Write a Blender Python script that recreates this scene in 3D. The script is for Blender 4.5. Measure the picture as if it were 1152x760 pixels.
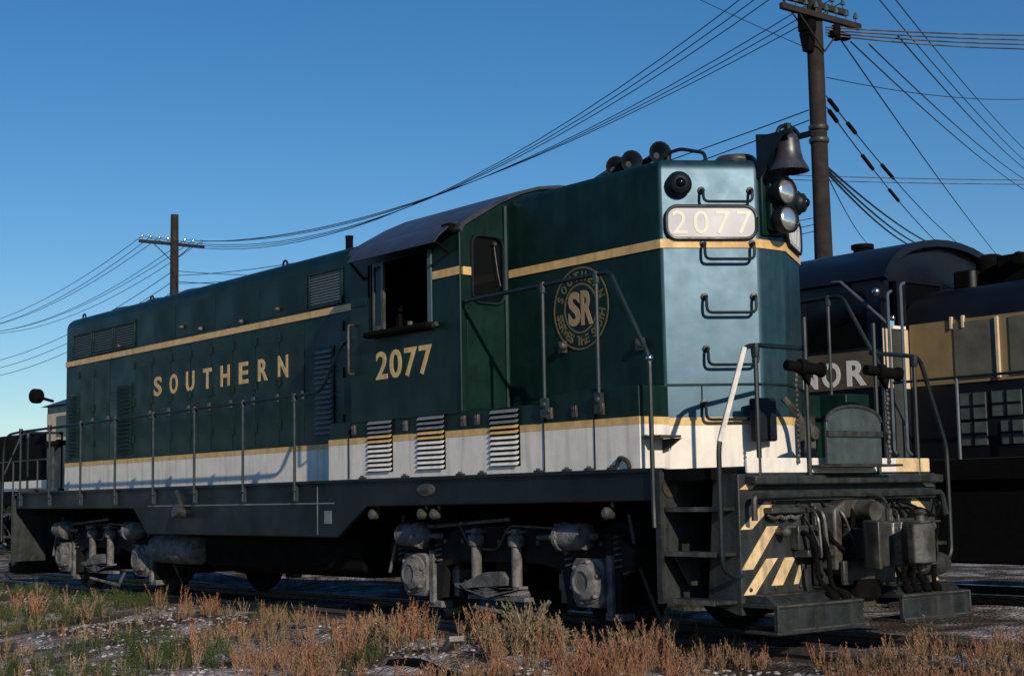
import bpy, bmesh, math, random
import numpy as np
from mathutils import Vector, Matrix
random.seed(7); RNG = np.random.default_rng(7)
S = bpy.context.scene
for o in list(bpy.data.objects): bpy.data.objects.remove(o)
COL = S.collection
R = math.radians

# ------------------------------------------------------------------ camera
cam_d = bpy.data.cameras.new('camera'); cam = bpy.data.objects.new('camera', cam_d); COL.objects.link(cam)
S.camera = cam
YAW, PITCH, ROLL = 2.47079688, 0.105325966, -0.0182672733
fw = Vector((math.cos(YAW)*math.cos(PITCH), math.sin(YAW)*math.cos(PITCH), math.sin(PITCH)))
rt = fw.cross(Vector((0, 0, 1))).normalized(); up = rt.cross(fw)
r2 = rt*math.cos(ROLL) + up*math.sin(ROLL); u2 = -rt*math.sin(ROLL) + up*math.cos(ROLL)
M3 = Matrix((r2, u2, -fw)).transposed()
CAM = Vector((16.4715, -10.2575, 1.2713))
cam.matrix_world = Matrix.Translation(CAM) @ M3.to_4x4()
cam_d.sensor_fit = 'HORIZONTAL'; cam_d.sensor_width = 36; cam_d.lens = 1693.35/1152*36
cam_d.clip_start = .1; cam_d.clip_end = 6000
S.render.resolution_x = 1024; S.render.resolution_y = 675

# ------------------------------------------------------------------ light
SUN_AZ, SUN_EL = -17.0, 22.5          # azimuth from +X, anticlockwise
w = bpy.data.worlds.new('World'); S.world = w; w.use_nodes = True
nt = w.node_tree; bg = nt.nodes['Background']
sky = nt.nodes.new('ShaderNodeTexSky'); sky.sky_type = 'NISHITA'; sky.sun_disc = False
sky.sun_elevation = R(SUN_EL); sky.sun_rotation = R(90 - SUN_AZ)
sky.altitude = 200; sky.air_density = 1.0; sky.dust_density = 0.0; sky.ozone_density = 4.0
hs = nt.nodes.new('ShaderNodeHueSaturation'); hs.inputs['Saturation'].default_value = 1.24; hs.inputs['Hue'].default_value = .501
nt.links.new(sky.outputs[0], hs.inputs['Color']); nt.links.new(hs.outputs[0], bg.inputs[0]); bg.inputs[1].default_value = 0.115
sd = bpy.data.lights.new('sun', 'SUN'); sd.energy = 5.0; sd.angle = R(.53); sd.color = (1, .86, .68)
so = bpy.data.objects.new('sun', sd); COL.objects.link(so)
sv = Vector((math.cos(R(SUN_EL))*math.cos(R(SUN_AZ)), math.cos(R(SUN_EL))*math.sin(R(SUN_AZ)), math.sin(R(SUN_EL))))
so.rotation_euler = sv.to_track_quat('Z', 'Y').to_euler(); so.location = (30, -12, 20)
S.view_settings.view_transform = 'Standard'; S.view_settings.look = 'None'
S.view_settings.exposure = -0.38; S.view_settings.gamma = 1; S.view_settings.use_curve_mapping = False
S.render.engine = 'CYCLES'

# ------------------------------------------------------------------ materials
MATS = {}
def mat(name, col, rough=.5, metal=0, var=.25, scale=6, spec=.5, bump=0, bscale=40, streak=0, streakcol=(.3, .28, .25), rvar=.12, island=0, coat=0, tint=None, col2=None, c2scale=1.5, ior=1.5):
    if name in MATS: return MATS[name]
    m = bpy.data.materials.new(name); m.use_nodes = True; n = m.node_tree.nodes; l = m.node_tree.links
    b = n['Principled BSDF']; b.inputs['Roughness'].default_value = rough; b.inputs['Metallic'].default_value = metal
    b.inputs['Specular IOR Level'].default_value = spec
    b.inputs['Coat Weight'].default_value = coat; b.inputs['Coat Roughness'].default_value = rough
    b.inputs['IOR'].default_value = ior
    if tint: b.inputs['Specular Tint'].default_value = (*tint, 1); b.inputs['Coat Tint'].default_value = (1, 1, 1, 1)
    tc = n.new('ShaderNodeTexCoord'); nz = n.new('ShaderNodeTexNoise'); nz.inputs['Scale'].default_value = scale
    nz.inputs['Detail'].default_value = 6; nz.inputs['Roughness'].default_value = .65
    l.new(tc.outputs['Object'], nz.inputs['Vector'])
    rp = n.new('ShaderNodeMapRange'); rp.inputs['From Min'].default_value = .3; rp.inputs['From Max'].default_value = .7
    rp.inputs['To Min'].default_value = 1-var; rp.inputs['To Max'].default_value = 1+var
    l.new(nz.outputs['Fac'], rp.inputs['Value'])
    mul = n.new('ShaderNodeVectorMath'); mul.operation = 'SCALE'; mul.inputs[0].default_value = col
    l.new(rp.outputs[0], mul.inputs['Scale']); out = mul.outputs[0]
    if col2:
        nb_ = n.new('ShaderNodeTexNoise'); nb_.inputs['Scale'].default_value = c2scale; nb_.inputs['Detail'].default_value = 3; l.new(tc.outputs['Object'], nb_.inputs['Vector'])
        rb_ = n.new('ShaderNodeMapRange'); rb_.inputs['From Min'].default_value = .42; rb_.inputs['From Max'].default_value = .60; l.new(nb_.outputs['Fac'], rb_.inputs['Value'])
        mb_ = n.new('ShaderNodeMixRGB'); l.new(rb_.outputs[0], mb_.inputs[0]); mb_.inputs[1].default_value = (*col, 1); mb_.inputs[2].default_value = (*col2, 1)
        l.new(mb_.outputs[0], mul.inputs[0])
    if island:
        g = n.new('ShaderNodeNewGeometry'); r3 = n.new('ShaderNodeMapRange')
        r3.inputs['To Min'].default_value = 1-island; r3.inputs['To Max'].default_value = 1+island
        l.new(g.outputs['Random Per Island'], r3.inputs['Value'])
        m2 = n.new('ShaderNodeVectorMath'); m2.operation = 'SCALE'; l.new(out, m2.inputs[0]); l.new(r3.outputs[0], m2.inputs['Scale']); out = m2.outputs[0]
    if streak:
        mp = n.new('ShaderNodeMapping'); mp.inputs['Scale'].default_value = (5, 5, .5); l.new(tc.outputs['Object'], mp.inputs[0])
        n2 = n.new('ShaderNodeTexNoise'); n2.inputs['Scale'].default_value = 2.2; n2.inputs['Detail'].default_value = 8; l.new(mp.outputs[0], n2.inputs['Vector'])
        r2_ = n.new('ShaderNodeMapRange'); r2_.inputs['From Min'].default_value = .48; r2_.inputs['From Max'].default_value = .8
        r2_.inputs['To Min'].default_value = 0; r2_.inputs['To Max'].default_value = streak
        l.new(n2.outputs['Fac'], r2_.inputs['Value'])
        mx = n.new('ShaderNodeMixRGB'); l.new(r2_.outputs[0], mx.inputs[0]); l.new(out, mx.inputs[1]); mx.inputs[2].default_value = (*streakcol, 1); out = mx.outputs[0]
    l.new(out, b.inputs['Base Color'])
    n4 = n.new('ShaderNodeTexNoise'); n4.inputs['Scale'].default_value = scale*.6; n4.inputs['Detail'].default_value = 5; l.new(tc.outputs['Object'], n4.inputs['Vector'])
    r4 = n.new('ShaderNodeMapRange'); r4.inputs['From Min'].default_value = .3; r4.inputs['From Max'].default_value = .7
    r4.inputs['To Min'].default_value = max(.05, rough-rvar); r4.inputs['To Max'].default_value = min(1, rough+rvar)
    l.new(n4.outputs['Fac'], r4.inputs['Value']); l.new(r4.outputs[0], b.inputs['Roughness'])
    if bump:
        n5 = n.new('ShaderNodeTexNoise'); n5.inputs['Scale'].default_value = bscale; n5.inputs['Detail'].default_value = 4; l.new(tc.outputs['Object'], n5.inputs['Vector'])
        bp = n.new('ShaderNodeBump'); bp.inputs['Strength'].default_value = bump; bp.inputs['Distance'].default_value = .02
        l.new(n5.outputs['Fac'], bp.inputs['Height']); l.new(bp.outputs[0], b.inputs['Normal'])
    MATS[name] = m
    return m

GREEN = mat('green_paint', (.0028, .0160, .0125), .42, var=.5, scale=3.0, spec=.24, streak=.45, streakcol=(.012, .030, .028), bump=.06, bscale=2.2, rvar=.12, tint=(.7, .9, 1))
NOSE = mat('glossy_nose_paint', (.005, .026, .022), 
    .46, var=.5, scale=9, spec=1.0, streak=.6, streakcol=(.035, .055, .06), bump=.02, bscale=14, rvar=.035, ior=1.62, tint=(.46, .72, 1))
GREEN2 = mat('green_paint_door', (.0030, .0168, .0132), .46, var=.5, scale=4.0, spec=.24, streak=.45, streakcol=(.012, .029, .026), bump=.05, bscale=3, rvar=.10, tint=(.7, .9, 1))
YEL = mat('yellow_stripe', (.68, .44, .17), .5, var=.22, scale=9, streak=.5, streakcol=(.25, .17, .09))
CREAM = mat('cream_band', (.80, .765, .70), .6, var=.10, scale=5, streak=.6, streakcol=(.34, .315, .30))
DARKG = mat('sill_paint', (.004, .009, .014), .5, var=.45, scale=3, streak=.30, streakcol=(.018, .024, .032), bump=.1, bscale=6, spec=.3)
ROOFM = mat('roof_paint', (.030, .031, .040), .42, var=.35, scale=4, spec=.8, streak=.2, streakcol=(.08, .08, .09))
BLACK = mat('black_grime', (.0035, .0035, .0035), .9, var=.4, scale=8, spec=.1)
FRAMEM = mat('truck_frame_iron', (.006, .006, .0065), .8, var=.6, scale=7, bump=.3, bscale=30, spec=.3)
DUSTY = mat('dusty_iron', (.155, .15, .155), .75, var=.5, scale=11, bump=.35, bscale=35, streak=.6, streakcol=(.022, .02, .02), col2=(.09, .085, .08), c2scale=7)
IRON = mat('greasy_iron', (.035, .037, .035), .40, var=.6, scale=9, bump=.35, bscale=25, streak=.5, streakcol=(.012, .011, .010))
IRON2 = mat('worn_iron', (.075, .078, .075), .42, var=.5, scale=9, bump=.15, bscale=22, streak=.6, streakcol=(.016, .013, .010), col2=(.045, .036, .028), c2scale=6)
RAILM = mat('handrail_paint', (.007, .015, .018), .42, var=.3, scale=12, spec=.4)
PALE = mat('sunlit_handrail', (.70, .66, .60), .5, var=.2, scale=12)  # pale tone stands in for sunlight on the stair rail
STEEL = mat('rail_steel', (.10, .075, .06), .5, var=.4, scale=14, metal=.3)
SHINY = mat('chrome', (.55, .55, .55), .25, metal=1, var=.2)
BELLM = mat('bell_bronze', (.10, .10, .105), .35, metal=.7, var=.4, scale=12)
GLASSD = mat('dark_glass', (.003, .004, .005), .10, var=.1, spec=.25)
LENS = mat('lens', (.75, .75, .72), .15, var=.1, spec=.8)
BOARD = mat('number_glass', (.50, .51, .55), .45, var=.08, scale=5)
DIGIT = mat('number_digit', (.74, .71, .60), .5, var=.06)
GOLD = mat('gold_letter', (.66, .46, .20), .55, var=.25, scale=14, streak=.55, streakcol=(.2, .14, .07))
DULLG = mat('dull_gold', (.12, .105, .05), .6, var=.35, scale=14)
PINKY = mat('emblem_field', (.33, .235, .13), .6, var=.2, scale=9, streak=.3, streakcol=(.2, .14, .1))
SCREEN = mat('screen', (.045, .065, .07), .6, var=.25, scale=60)
LIGHTSLAT = mat('slat_edge', (.16, .19, .20), .5, var=.2)
WHITE = mat('white_letter', (.80, .78, .74), .5, var=.06)
ORANGE = mat('warning_yellow', (.72, .53, .29), .55, var=.3, scale=8, streak=.8, streakcol=(.10, .075, .05))
TAN = mat('tan_paint', (.25, .185, .088), .55, var=.18, scale=3, streak=.3, streakcol=(.14, .10, .06))
TANC = mat('cream_and_sunlit_tan', (.62, .50, .34), .55, var=.15)  # cream paint; also stands for sunlit tan on the cab front
NAVY = mat('black_blue_paint', (.004, .005, .009), .42, var=.3, scale=3, spec=.45)
GREYP = mat('shutter_grey', (.035, .042, .042), .6, var=.25, scale=5)
WOOD = mat('pole_wood', (.019, .014, .0125), .9, var=.45, scale=5, bump=.5, bscale=20)
TIEM = mat('tie_wood', (.05, .04, .034), .95, var=.5, scale=6, bump=.6, bscale=18)
WIREM = mat('wire', (.012, .013, .015), .6, var=.2)
GLASSI = mat('insulator_glass', (.05, .09, .09), .2, var=.2)
DRY = mat('dry_weed', (.29, .145, .084), .9, var=.35, scale=.8, island=.5, spec=.1, col2=(.23, .165, .105), c2scale=1.3)
DRY2 = mat('straw_weed', (.35, .26, .17), .9, var=.3, scale=.8, island=.45, spec=.1, col2=(.16, .14, .085), c2scale=1.6)
GRN = mat('green_weed', (.045, .075, .026), .85, var=.35, scale=.8, island=.45, spec=.15, col2=(.085, .095, .04), c2scale=1.2)
STONE = mat('ballast_stone', (.33, .31, .32), .9, var=.2, scale=9, island=.45, spec=.2)
PILOTM = mat('grimy_pilot_paint', (.016, .021, .022), .5, var=.6, scale=5, streak=.55, streakcol=(.075, .075, .07), bump=.25, bscale=18, rvar=.15)
LEAF = mat('far_leaf', (.022, .034, .016), .9, var=.4, scale=.5, island=.5, spec=.1)

# ------------------------------------------------------------------ mesh builder
class MB:
    def __init__(s): s.v = []; s.f = []
    def add(s, vs, fs):
        b = len(s.v); s.v += [tuple(v) for v in vs]; s.f += [tuple(i+b for i in f) for f in fs]; return s
    def box(s, x0, x1, y0, y1, z0, z1):
        x0, x1 = sorted((x0, x1)); y0, y1 = sorted((y0, y1)); z0, z1 = sorted((z0, z1))
        return s.add([(x0,y0,z0),(x1,y0,z0),(x1,y1,z0),(x0,y1,z0),(x0,y0,z1),(x1,y0,z1),(x1,y1,z1),(x0,y1,z1)],
            [(0,3,2,1),(4,5,6,7),(0,1,5,4),(1,2,6,5),(2,3,7,6),(3,0,4,7)])
    def prism(s, poly, ax, a0, a1):
        n = len(poly)
        def P(p, a): return (a, p[0], p[1]) if ax == 'x' else ((p[0], a, p[1]) if ax == 'y' else (p[0], p[1], a))
        vs = [P(p, a0) for p in poly] + [P(p, a1) for p in poly]
        return s.add(vs, [tuple(range(n)), tuple(range(2*n-1, n-1, -1))] + [(i, (i+1) % n + 0, (i+1) % n + n, i+n) for i in range(n)])
    def lathe(s, prof, o, d, n=16):
        d = Vector(d).normalized(); a = d.orthogonal().normalized(); b = d.cross(a); o = Vector(o); vs = []; fs = []
        for (r, h) in prof:
            for k in range(n):
                t = 2*math.pi*k/n; vs.append(o + d*h + (a*math.cos(t)+b*math.sin(t))*r)
        m = len(prof)
        for i in range(m-1):
            for k in range(n):
                fs.append((i*n+k, i*n+(k+1) % n, (i+1)*n+(k+1) % n, (i+1)*n+k))
        fs.append(tuple(range(n-1, -1, -1))); fs.append(tuple(range((m-1)*n, m*n)))
        return s.add(vs, fs)
    def cyl(s, p0, p1, r0, r1=None, n=10):
        p0 = Vector(p0); p1 = Vector(p1); d = p1-p0
        return s.lathe([(r0, 0), (r0 if r1 is None else r1, d.length)], p0, d, n)
    def tube(s, pts, r, n=7):
        pts = [Vector(p) for p in pts]; m = len(pts); vs = []; fs = []
        T = [(pts[min(i+1, m-1)]-pts[max(i-1, 0)]).normalized() for i in range(m)]
        a = T[0].orthogonal().normalized()
        for i in range(m):
            a = (a - T[i]*a.dot(T[i])).normalized(); b = T[i].cross(a)
            k_ = 1.0
            if 0 < i < m-1:
                c = (pts[i]-pts[i-1]).normalized().dot(T[i]); k_ = 1/max(c, .5)
            for k in range(n):
                t = 2*math.pi*k/n; vs.append(pts[i] + (a*math.cos(t)+b*math.sin(t))*r*(k_ if 0 else 1))
        for i in range(m-1):
            for k in range(n): fs.append((i*n+k, i*n+(k+1) % n, (i+1)*n+(k+1) % n, (i+1)*n+k))
        fs.append(tuple(range(n-1, -1, -1))); fs.append(tuple(range((m-1)*n, m*n)))
        return s.add(vs, fs)
    def ball(s, c, r, n=10, sq=(1,1,1)):
        prof = [(max(1e-3, math.sin(math.pi*i/6))*r, -math.cos(math.pi*i/6)*r) for i in range(7)]
        b = len(s.v); s.lathe(prof, (0,0,0), (0,0,1), n)
        for i in range(b, len(s.v)):
            v = s.v[i]; s.v[i] = (c[0]+v[0]*sq[0], c[1]+v[1]*sq[1], c[2]+v[2]*sq[2])
        return s
    def xf(s, M):
        s.v = [tuple(M @ Vector(v)) for v in s.v]; return s
    def mesh(s, name, m, smooth=40):
        me = bpy.data.meshes.new(name); me.from_pydata(s.v, [], s.f); me.materials.append(m)
        bm = bmesh.new(); bm.from_mesh(me); bmesh.ops.recalc_face_normals(bm, faces=bm.faces); bm.to_mesh(me); bm.free()
        if smooth:
            me.polygons.foreach_set('use_smooth', [True]*len(me.polygons)); me.set_sharp_from_angle(angle=R(smooth))
        return me
def link(name, me, parent=None, loc=None, bev=0):
    o = bpy.data.objects.new(name, me); COL.objects.link(o)
    if parent is not None: o.parent = parent
    if loc: o.location = loc
    if bev:
        b = o.modifiers.new('bevel', 'BEVEL'); b.width = bev; b.segments = 2; b.limit_method = 'ANGLE'; b.angle_limit = R(35)
    return o
def P(name, mb, m, parent=None, bev=0, smooth=40, loc=None): return link(name, mb.mesh(name, m, smooth), parent, loc, bev)
def thing(name, label, cat, loc=(0,0,0), group=None):
    o = bpy.data.objects.new(name, None); COL.objects.link(o); o.location = loc; o.empty_display_size = .3
    return tag(o, label, cat, group)
def tag(o, label, cat, group=None):
    o['label'] = label; o['category'] = cat
    if group: o['group'] = group
    return o
def offset_poly(pl, d):
    n = len(pl); out = []
    A = sum(pl[i][0]*pl[(i+1) % n][1]-pl[(i+1) % n][0]*pl[i][1] for i in range(n)); sg = 1 if A > 0 else -1
    for i in range(n):
        p0, p1, p2 = Vector(pl[i-1]), Vector(pl[i]), Vector(pl[(i+1) % n])
        d1 = (p1-p0).normalized(); d2 = (p2-p1).normalized()
        n1 = Vector((d1.y, -d1.x))*sg; n2 = Vector((d2.y, -d2.x))*sg
        k = (n1+n2); k = k/ max(.2, (1+n1.dot(n2)))
        out.append(tuple(p1 + k*d))
    return out
def hood(plan, z0, z1, r, steps=5):
    mb = MB(); n = len(plan); rings = [[(x, y, z0) for x, y in plan]]
    for i in range(steps+1):
        a = math.pi/2*i/steps
        rings.append([(x, y, z1-r+r*math.sin(a)) for x, y in offset_poly(plan, -r*(1-math.cos(a)))])
    vs = [v for rg in rings for v in rg]; fs = []
    for i in range(len(rings)-1):
        for k in range(n): fs.append((i*n+k, i*n+(k+1) % n, (i+1)*n+(k+1) % n, (i+1)*n+k))
    fs.append(tuple(range((len(rings)-1)*n, len(rings)*n))); fs.append(tuple(range(n-1, -1, -1)))
    return mb.add(vs, fs)
def ribbon(path, z0, z1, t):       # thin band following an open plan polyline, outward on the right of travel
    mb = MB(); n = len(path); P_ = [Vector(q) for q in path]; off = []
    for i in range(n):
        d1 = (P_[i]-P_[i-1]).normalized() if i else (P_[1]-P_[0]).normalized()
        d2 = (P_[i+1]-P_[i]).normalized() if i < n-1 else d1
        n1 = Vector((d1.y, -d1.x)); n2 = Vector((d2.y, -d2.x)); k = (n1+n2)/(1+n1.dot(n2)); off.append(P_[i]+k*t)
    vs = []
    for i in range(n):
        for q in (P_[i]-(off[i]-P_[i])*.5, off[i]):
            vs += [(q.x, q.y, z0), (q.x, q.y, z1)]
    fs = []
    for i in range(n-1):
        a = i*4; b = a+4
        fs += [(a+2, b+2, b+3, a+3), (a, a+1, b+1, b), (a+1, a+3, b+3, b+1), (a, b, b+2, a+2)]
    fs += [(0, 2, 3, 1), ((n-1)*4, (n-1)*4+1, (n-1)*4+3, (n-1)*4+2)]
    return mb.add(vs, fs)
def text_mesh(txt, bold=.02, spacing=1.0):
    c = bpy.data.curves.new('t', 'FONT'); c.body = txt; c.offset = bold; c.extrude = .02; c.space_character = spacing; c.resolution_u = 4
    o = bpy.data.objects.new('t', c); COL.objects.link(o)
    dg = bpy.context.evaluated_depsgraph_get(); me = bpy.data.meshes.new_from_object(o.evaluated_get(dg))
    bpy.data.objects.remove(o); bpy.data.curves.remove(c)
    vs = np.array([v.co for v in me.vertices]); fs = [tuple(p.vertices) for p in me.polygons]; bpy.data.meshes.remove(me)
    return vs, fs
def text_part(name, txt, org, ux, wid, hei, m, parent, nrm, bold=.02, spacing=1.0, depth=.004):
    """lettering: org = lower left corner, ux = reading direction, nrm = outward normal"""
    vs, fs = text_mesh(txt, bold, spacing); lo = vs.min(0); hi = vs.max(0); sc = hi-lo
    ux = Vector(ux).normalized(); nrm = Vector(nrm).normalized(); org = Vector(org); mb = MB()
    out = [org + ux*((v[0]-lo[0])/sc[0]*wid) + Vector((0,0,1))*((v[1]-lo[1])/sc[1]*hei) + nrm*((v[2]-lo[2])/sc[2]*depth) for v in vs]
    mb.add(out, fs); return P(name, mb, m, parent, smooth=0)
def bend(pts, r=.12, k=5):          # round the corners of a polyline
    out = [Vector(pts[0])]
    for i in range(1, len(pts)-1):
        p = Vector(pts[i]); a = Vector(pts[i-1])-p; b = Vector(pts[i+1])-p
        ra = min(r, a.length*.45); rb = min(r, b.length*.45); A = p+a.normalized()*ra; B = p+b.normalized()*rb
        for j in range(k+1):
            t = j/k; out.append(A*(1-t)**2+p*2*t*(1-t)+B*t*t)
    out.append(Vector(pts[-1])); return out

# ================================================================== SETTING: ground, ballast, tracks
def gh(x, y):
    """height of the ground"""
    h = -.105 + (.035*np.sin(x*.9+y*1.7)+.025*np.sin(x*2.3-y*1.1)+.02*np.sin(y*3.1+x*.4))*np.clip((np.abs(y)-1)/1.5, .15, 1)
    return h - .19*np.clip((-y-1.7)/2.5, 0, 1) - .05*np.clip((y-2)/2, 0, 1)
def build_ground():
    xs = np.concatenate([[-3000, -900, -300, -120], np.arange(-60, 24.01, .3), [40, 120, 400, 1500]])
    ys = np.concatenate([[-1500, -300, -60, -25], np.arange(-14, 14.01, .3), [30, 80, 300, 1000, 3000]])
    X, Y = np.meshgrid(xs, ys, indexing='ij'); Z = gh(X, Y)
    far = (np.abs(X) > 70) | (np.abs(Y) > 20); Z = np.where(far, -.25, Z)
    v = np.stack([X, Y, Z], -1).reshape(-1, 3); ny = len(ys)
    f = [(i*ny+j, (i+1)*ny+j, (i+1)*ny+j+1, i*ny+j+1) for i in range(len(xs)-1) for j in range(ny-1)]
    m = bpy.data.materials.new('ground_gravel'); m.use_nodes = True; n = m.node_tree.nodes; l = m.node_tree.links; b = n['Principled BSDF']
    b.inputs['Roughness'].default_value = .95; b.inputs['Specular IOR Level'].default_value = .15
    tc = n.new('ShaderNodeTexCoord')
    vo = n.new('ShaderNodeTexVoronoi'); vo.inputs['Scale'].default_value = 26; l.new(tc.outputs['Object'], vo.inputs['Vector'])
    nz = n.new('ShaderNodeTexNoise'); nz.inputs['Scale'].default_value = .9; nz.inputs['Detail'].default_value = 8; nz.inputs['Roughness'].default_value = .7; l.new(tc.outputs['Object'], nz.inputs['Vector'])
    cr = n.new('ShaderNodeValToRGB'); e = cr.color_ramp.elements
    e[0].position = .38; e[0].color = (.06, .05, .036, 1); e[1].position = .62; e[1].color = (.58, .56, .59, 1)
    k = e.new(.47); k.color = (.11, .085, .06, 1); k = e.new(.53); k.color = (.25, .235, .23, 1)
    l.new(nz.outputs['Fac'], cr.inputs[0])
    mx = n.new('ShaderNodeMixRGB'); mx.blend_type = 'MULTIPLY'; mx.inputs[0].default_value = .75; l.new(cr.outputs[0], mx.inputs[1])
    c2 = n.new('ShaderNodeValToRGB'); c2.color_ramp.elements[0].color = (.35, .35, .35, 1); c2.color_ramp.elements[1].color = (1, 1, 1, 1)
    sp = n.new('ShaderNodeSeparateColor'); l.new(vo.outputs['Color'], sp.inputs[0]); l.new(sp.outputs[0], c2.inputs[0]); l.new(c2.outputs[0], mx.inputs[2])
    l.new(mx.outputs[0], b.inputs['Base Color'])
    bp = n.new('ShaderNodeBump'); bp.inputs['Strength'].default_value = 1; bp.inputs['Distance'].default_value = .05; bp.invert = True
    l.new(vo.outputs['Distance'], bp.inputs['Height']); l.new(bp.outputs[0], b.inputs['Normal'])
    me = bpy.data.meshes.new('ground'); me.from_pydata(v.tolist(), [], f); me.materials.append(m)
    me.polygons.foreach_set('use_smooth', [True]*len(me.polygons))
    o = link('ground', me); o['kind'] = 'structure'
build_ground()

def track(yc, x0, x1, xt0, xt1):
    root = bpy.data.objects.new('railway_track', None); COL.objects.link(root); root['kind'] = 'structure'; root.location = (0, yc, 0)
    for s in (-1, 1):
        y = s*.7525
        prof = [(-.07,-.172),(.07,-.172),(.07,-.155),(.012,-.135),(.012,-.05),(.036,-.035),(.036,-.004),(.028,0),(-.028,0),(-.036,-.004),(-.036,-.035),(-.012,-.05),(-.012,-.135),(-.07,-.155)]
        P('rail', MB().prism([(y+a, b) for a, b in prof], 'x', x0, x1), STEEL, root, smooth=30)
    for s in (-1, 1): P('running_surface', MB().box(x0, x1, s*.7525-.027, s*.7525+.027, -.001, .0015), mat('polished_rail', (.32, .33, .36), .32, metal=.9, var=.3), root)
    tm = [MB().box(-.11, .11, -1.28+.03*k, 1.28-.02*k, -.30, -.085).mesh('tie', TIEM, 0) for k in range(3)]
    x = xt0; i = 0
    while x < xt1:
        o = link('tie', tm[i % 3], root, (x+random.uniform(-.04, .04), random.uniform(-.06, .06), random.uniform(-.045, -.012)))
        o.rotation_euler.z = random.uniform(-.02, .02); x += .53; i += 1
    return root
track(0, -60, 60, -12, 16)
track(6.4, -90, 60, -32, 14)

# ================================================================== LOCOMOTIVE 2077
LOC = thing('diesel_locomotive', 'dark green diesel road switcher with yellow stripes, lettered SOUTHERN and numbered 2077', 'locomotive')
WH, WC, WS = .93, 1.54, 1.53

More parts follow.
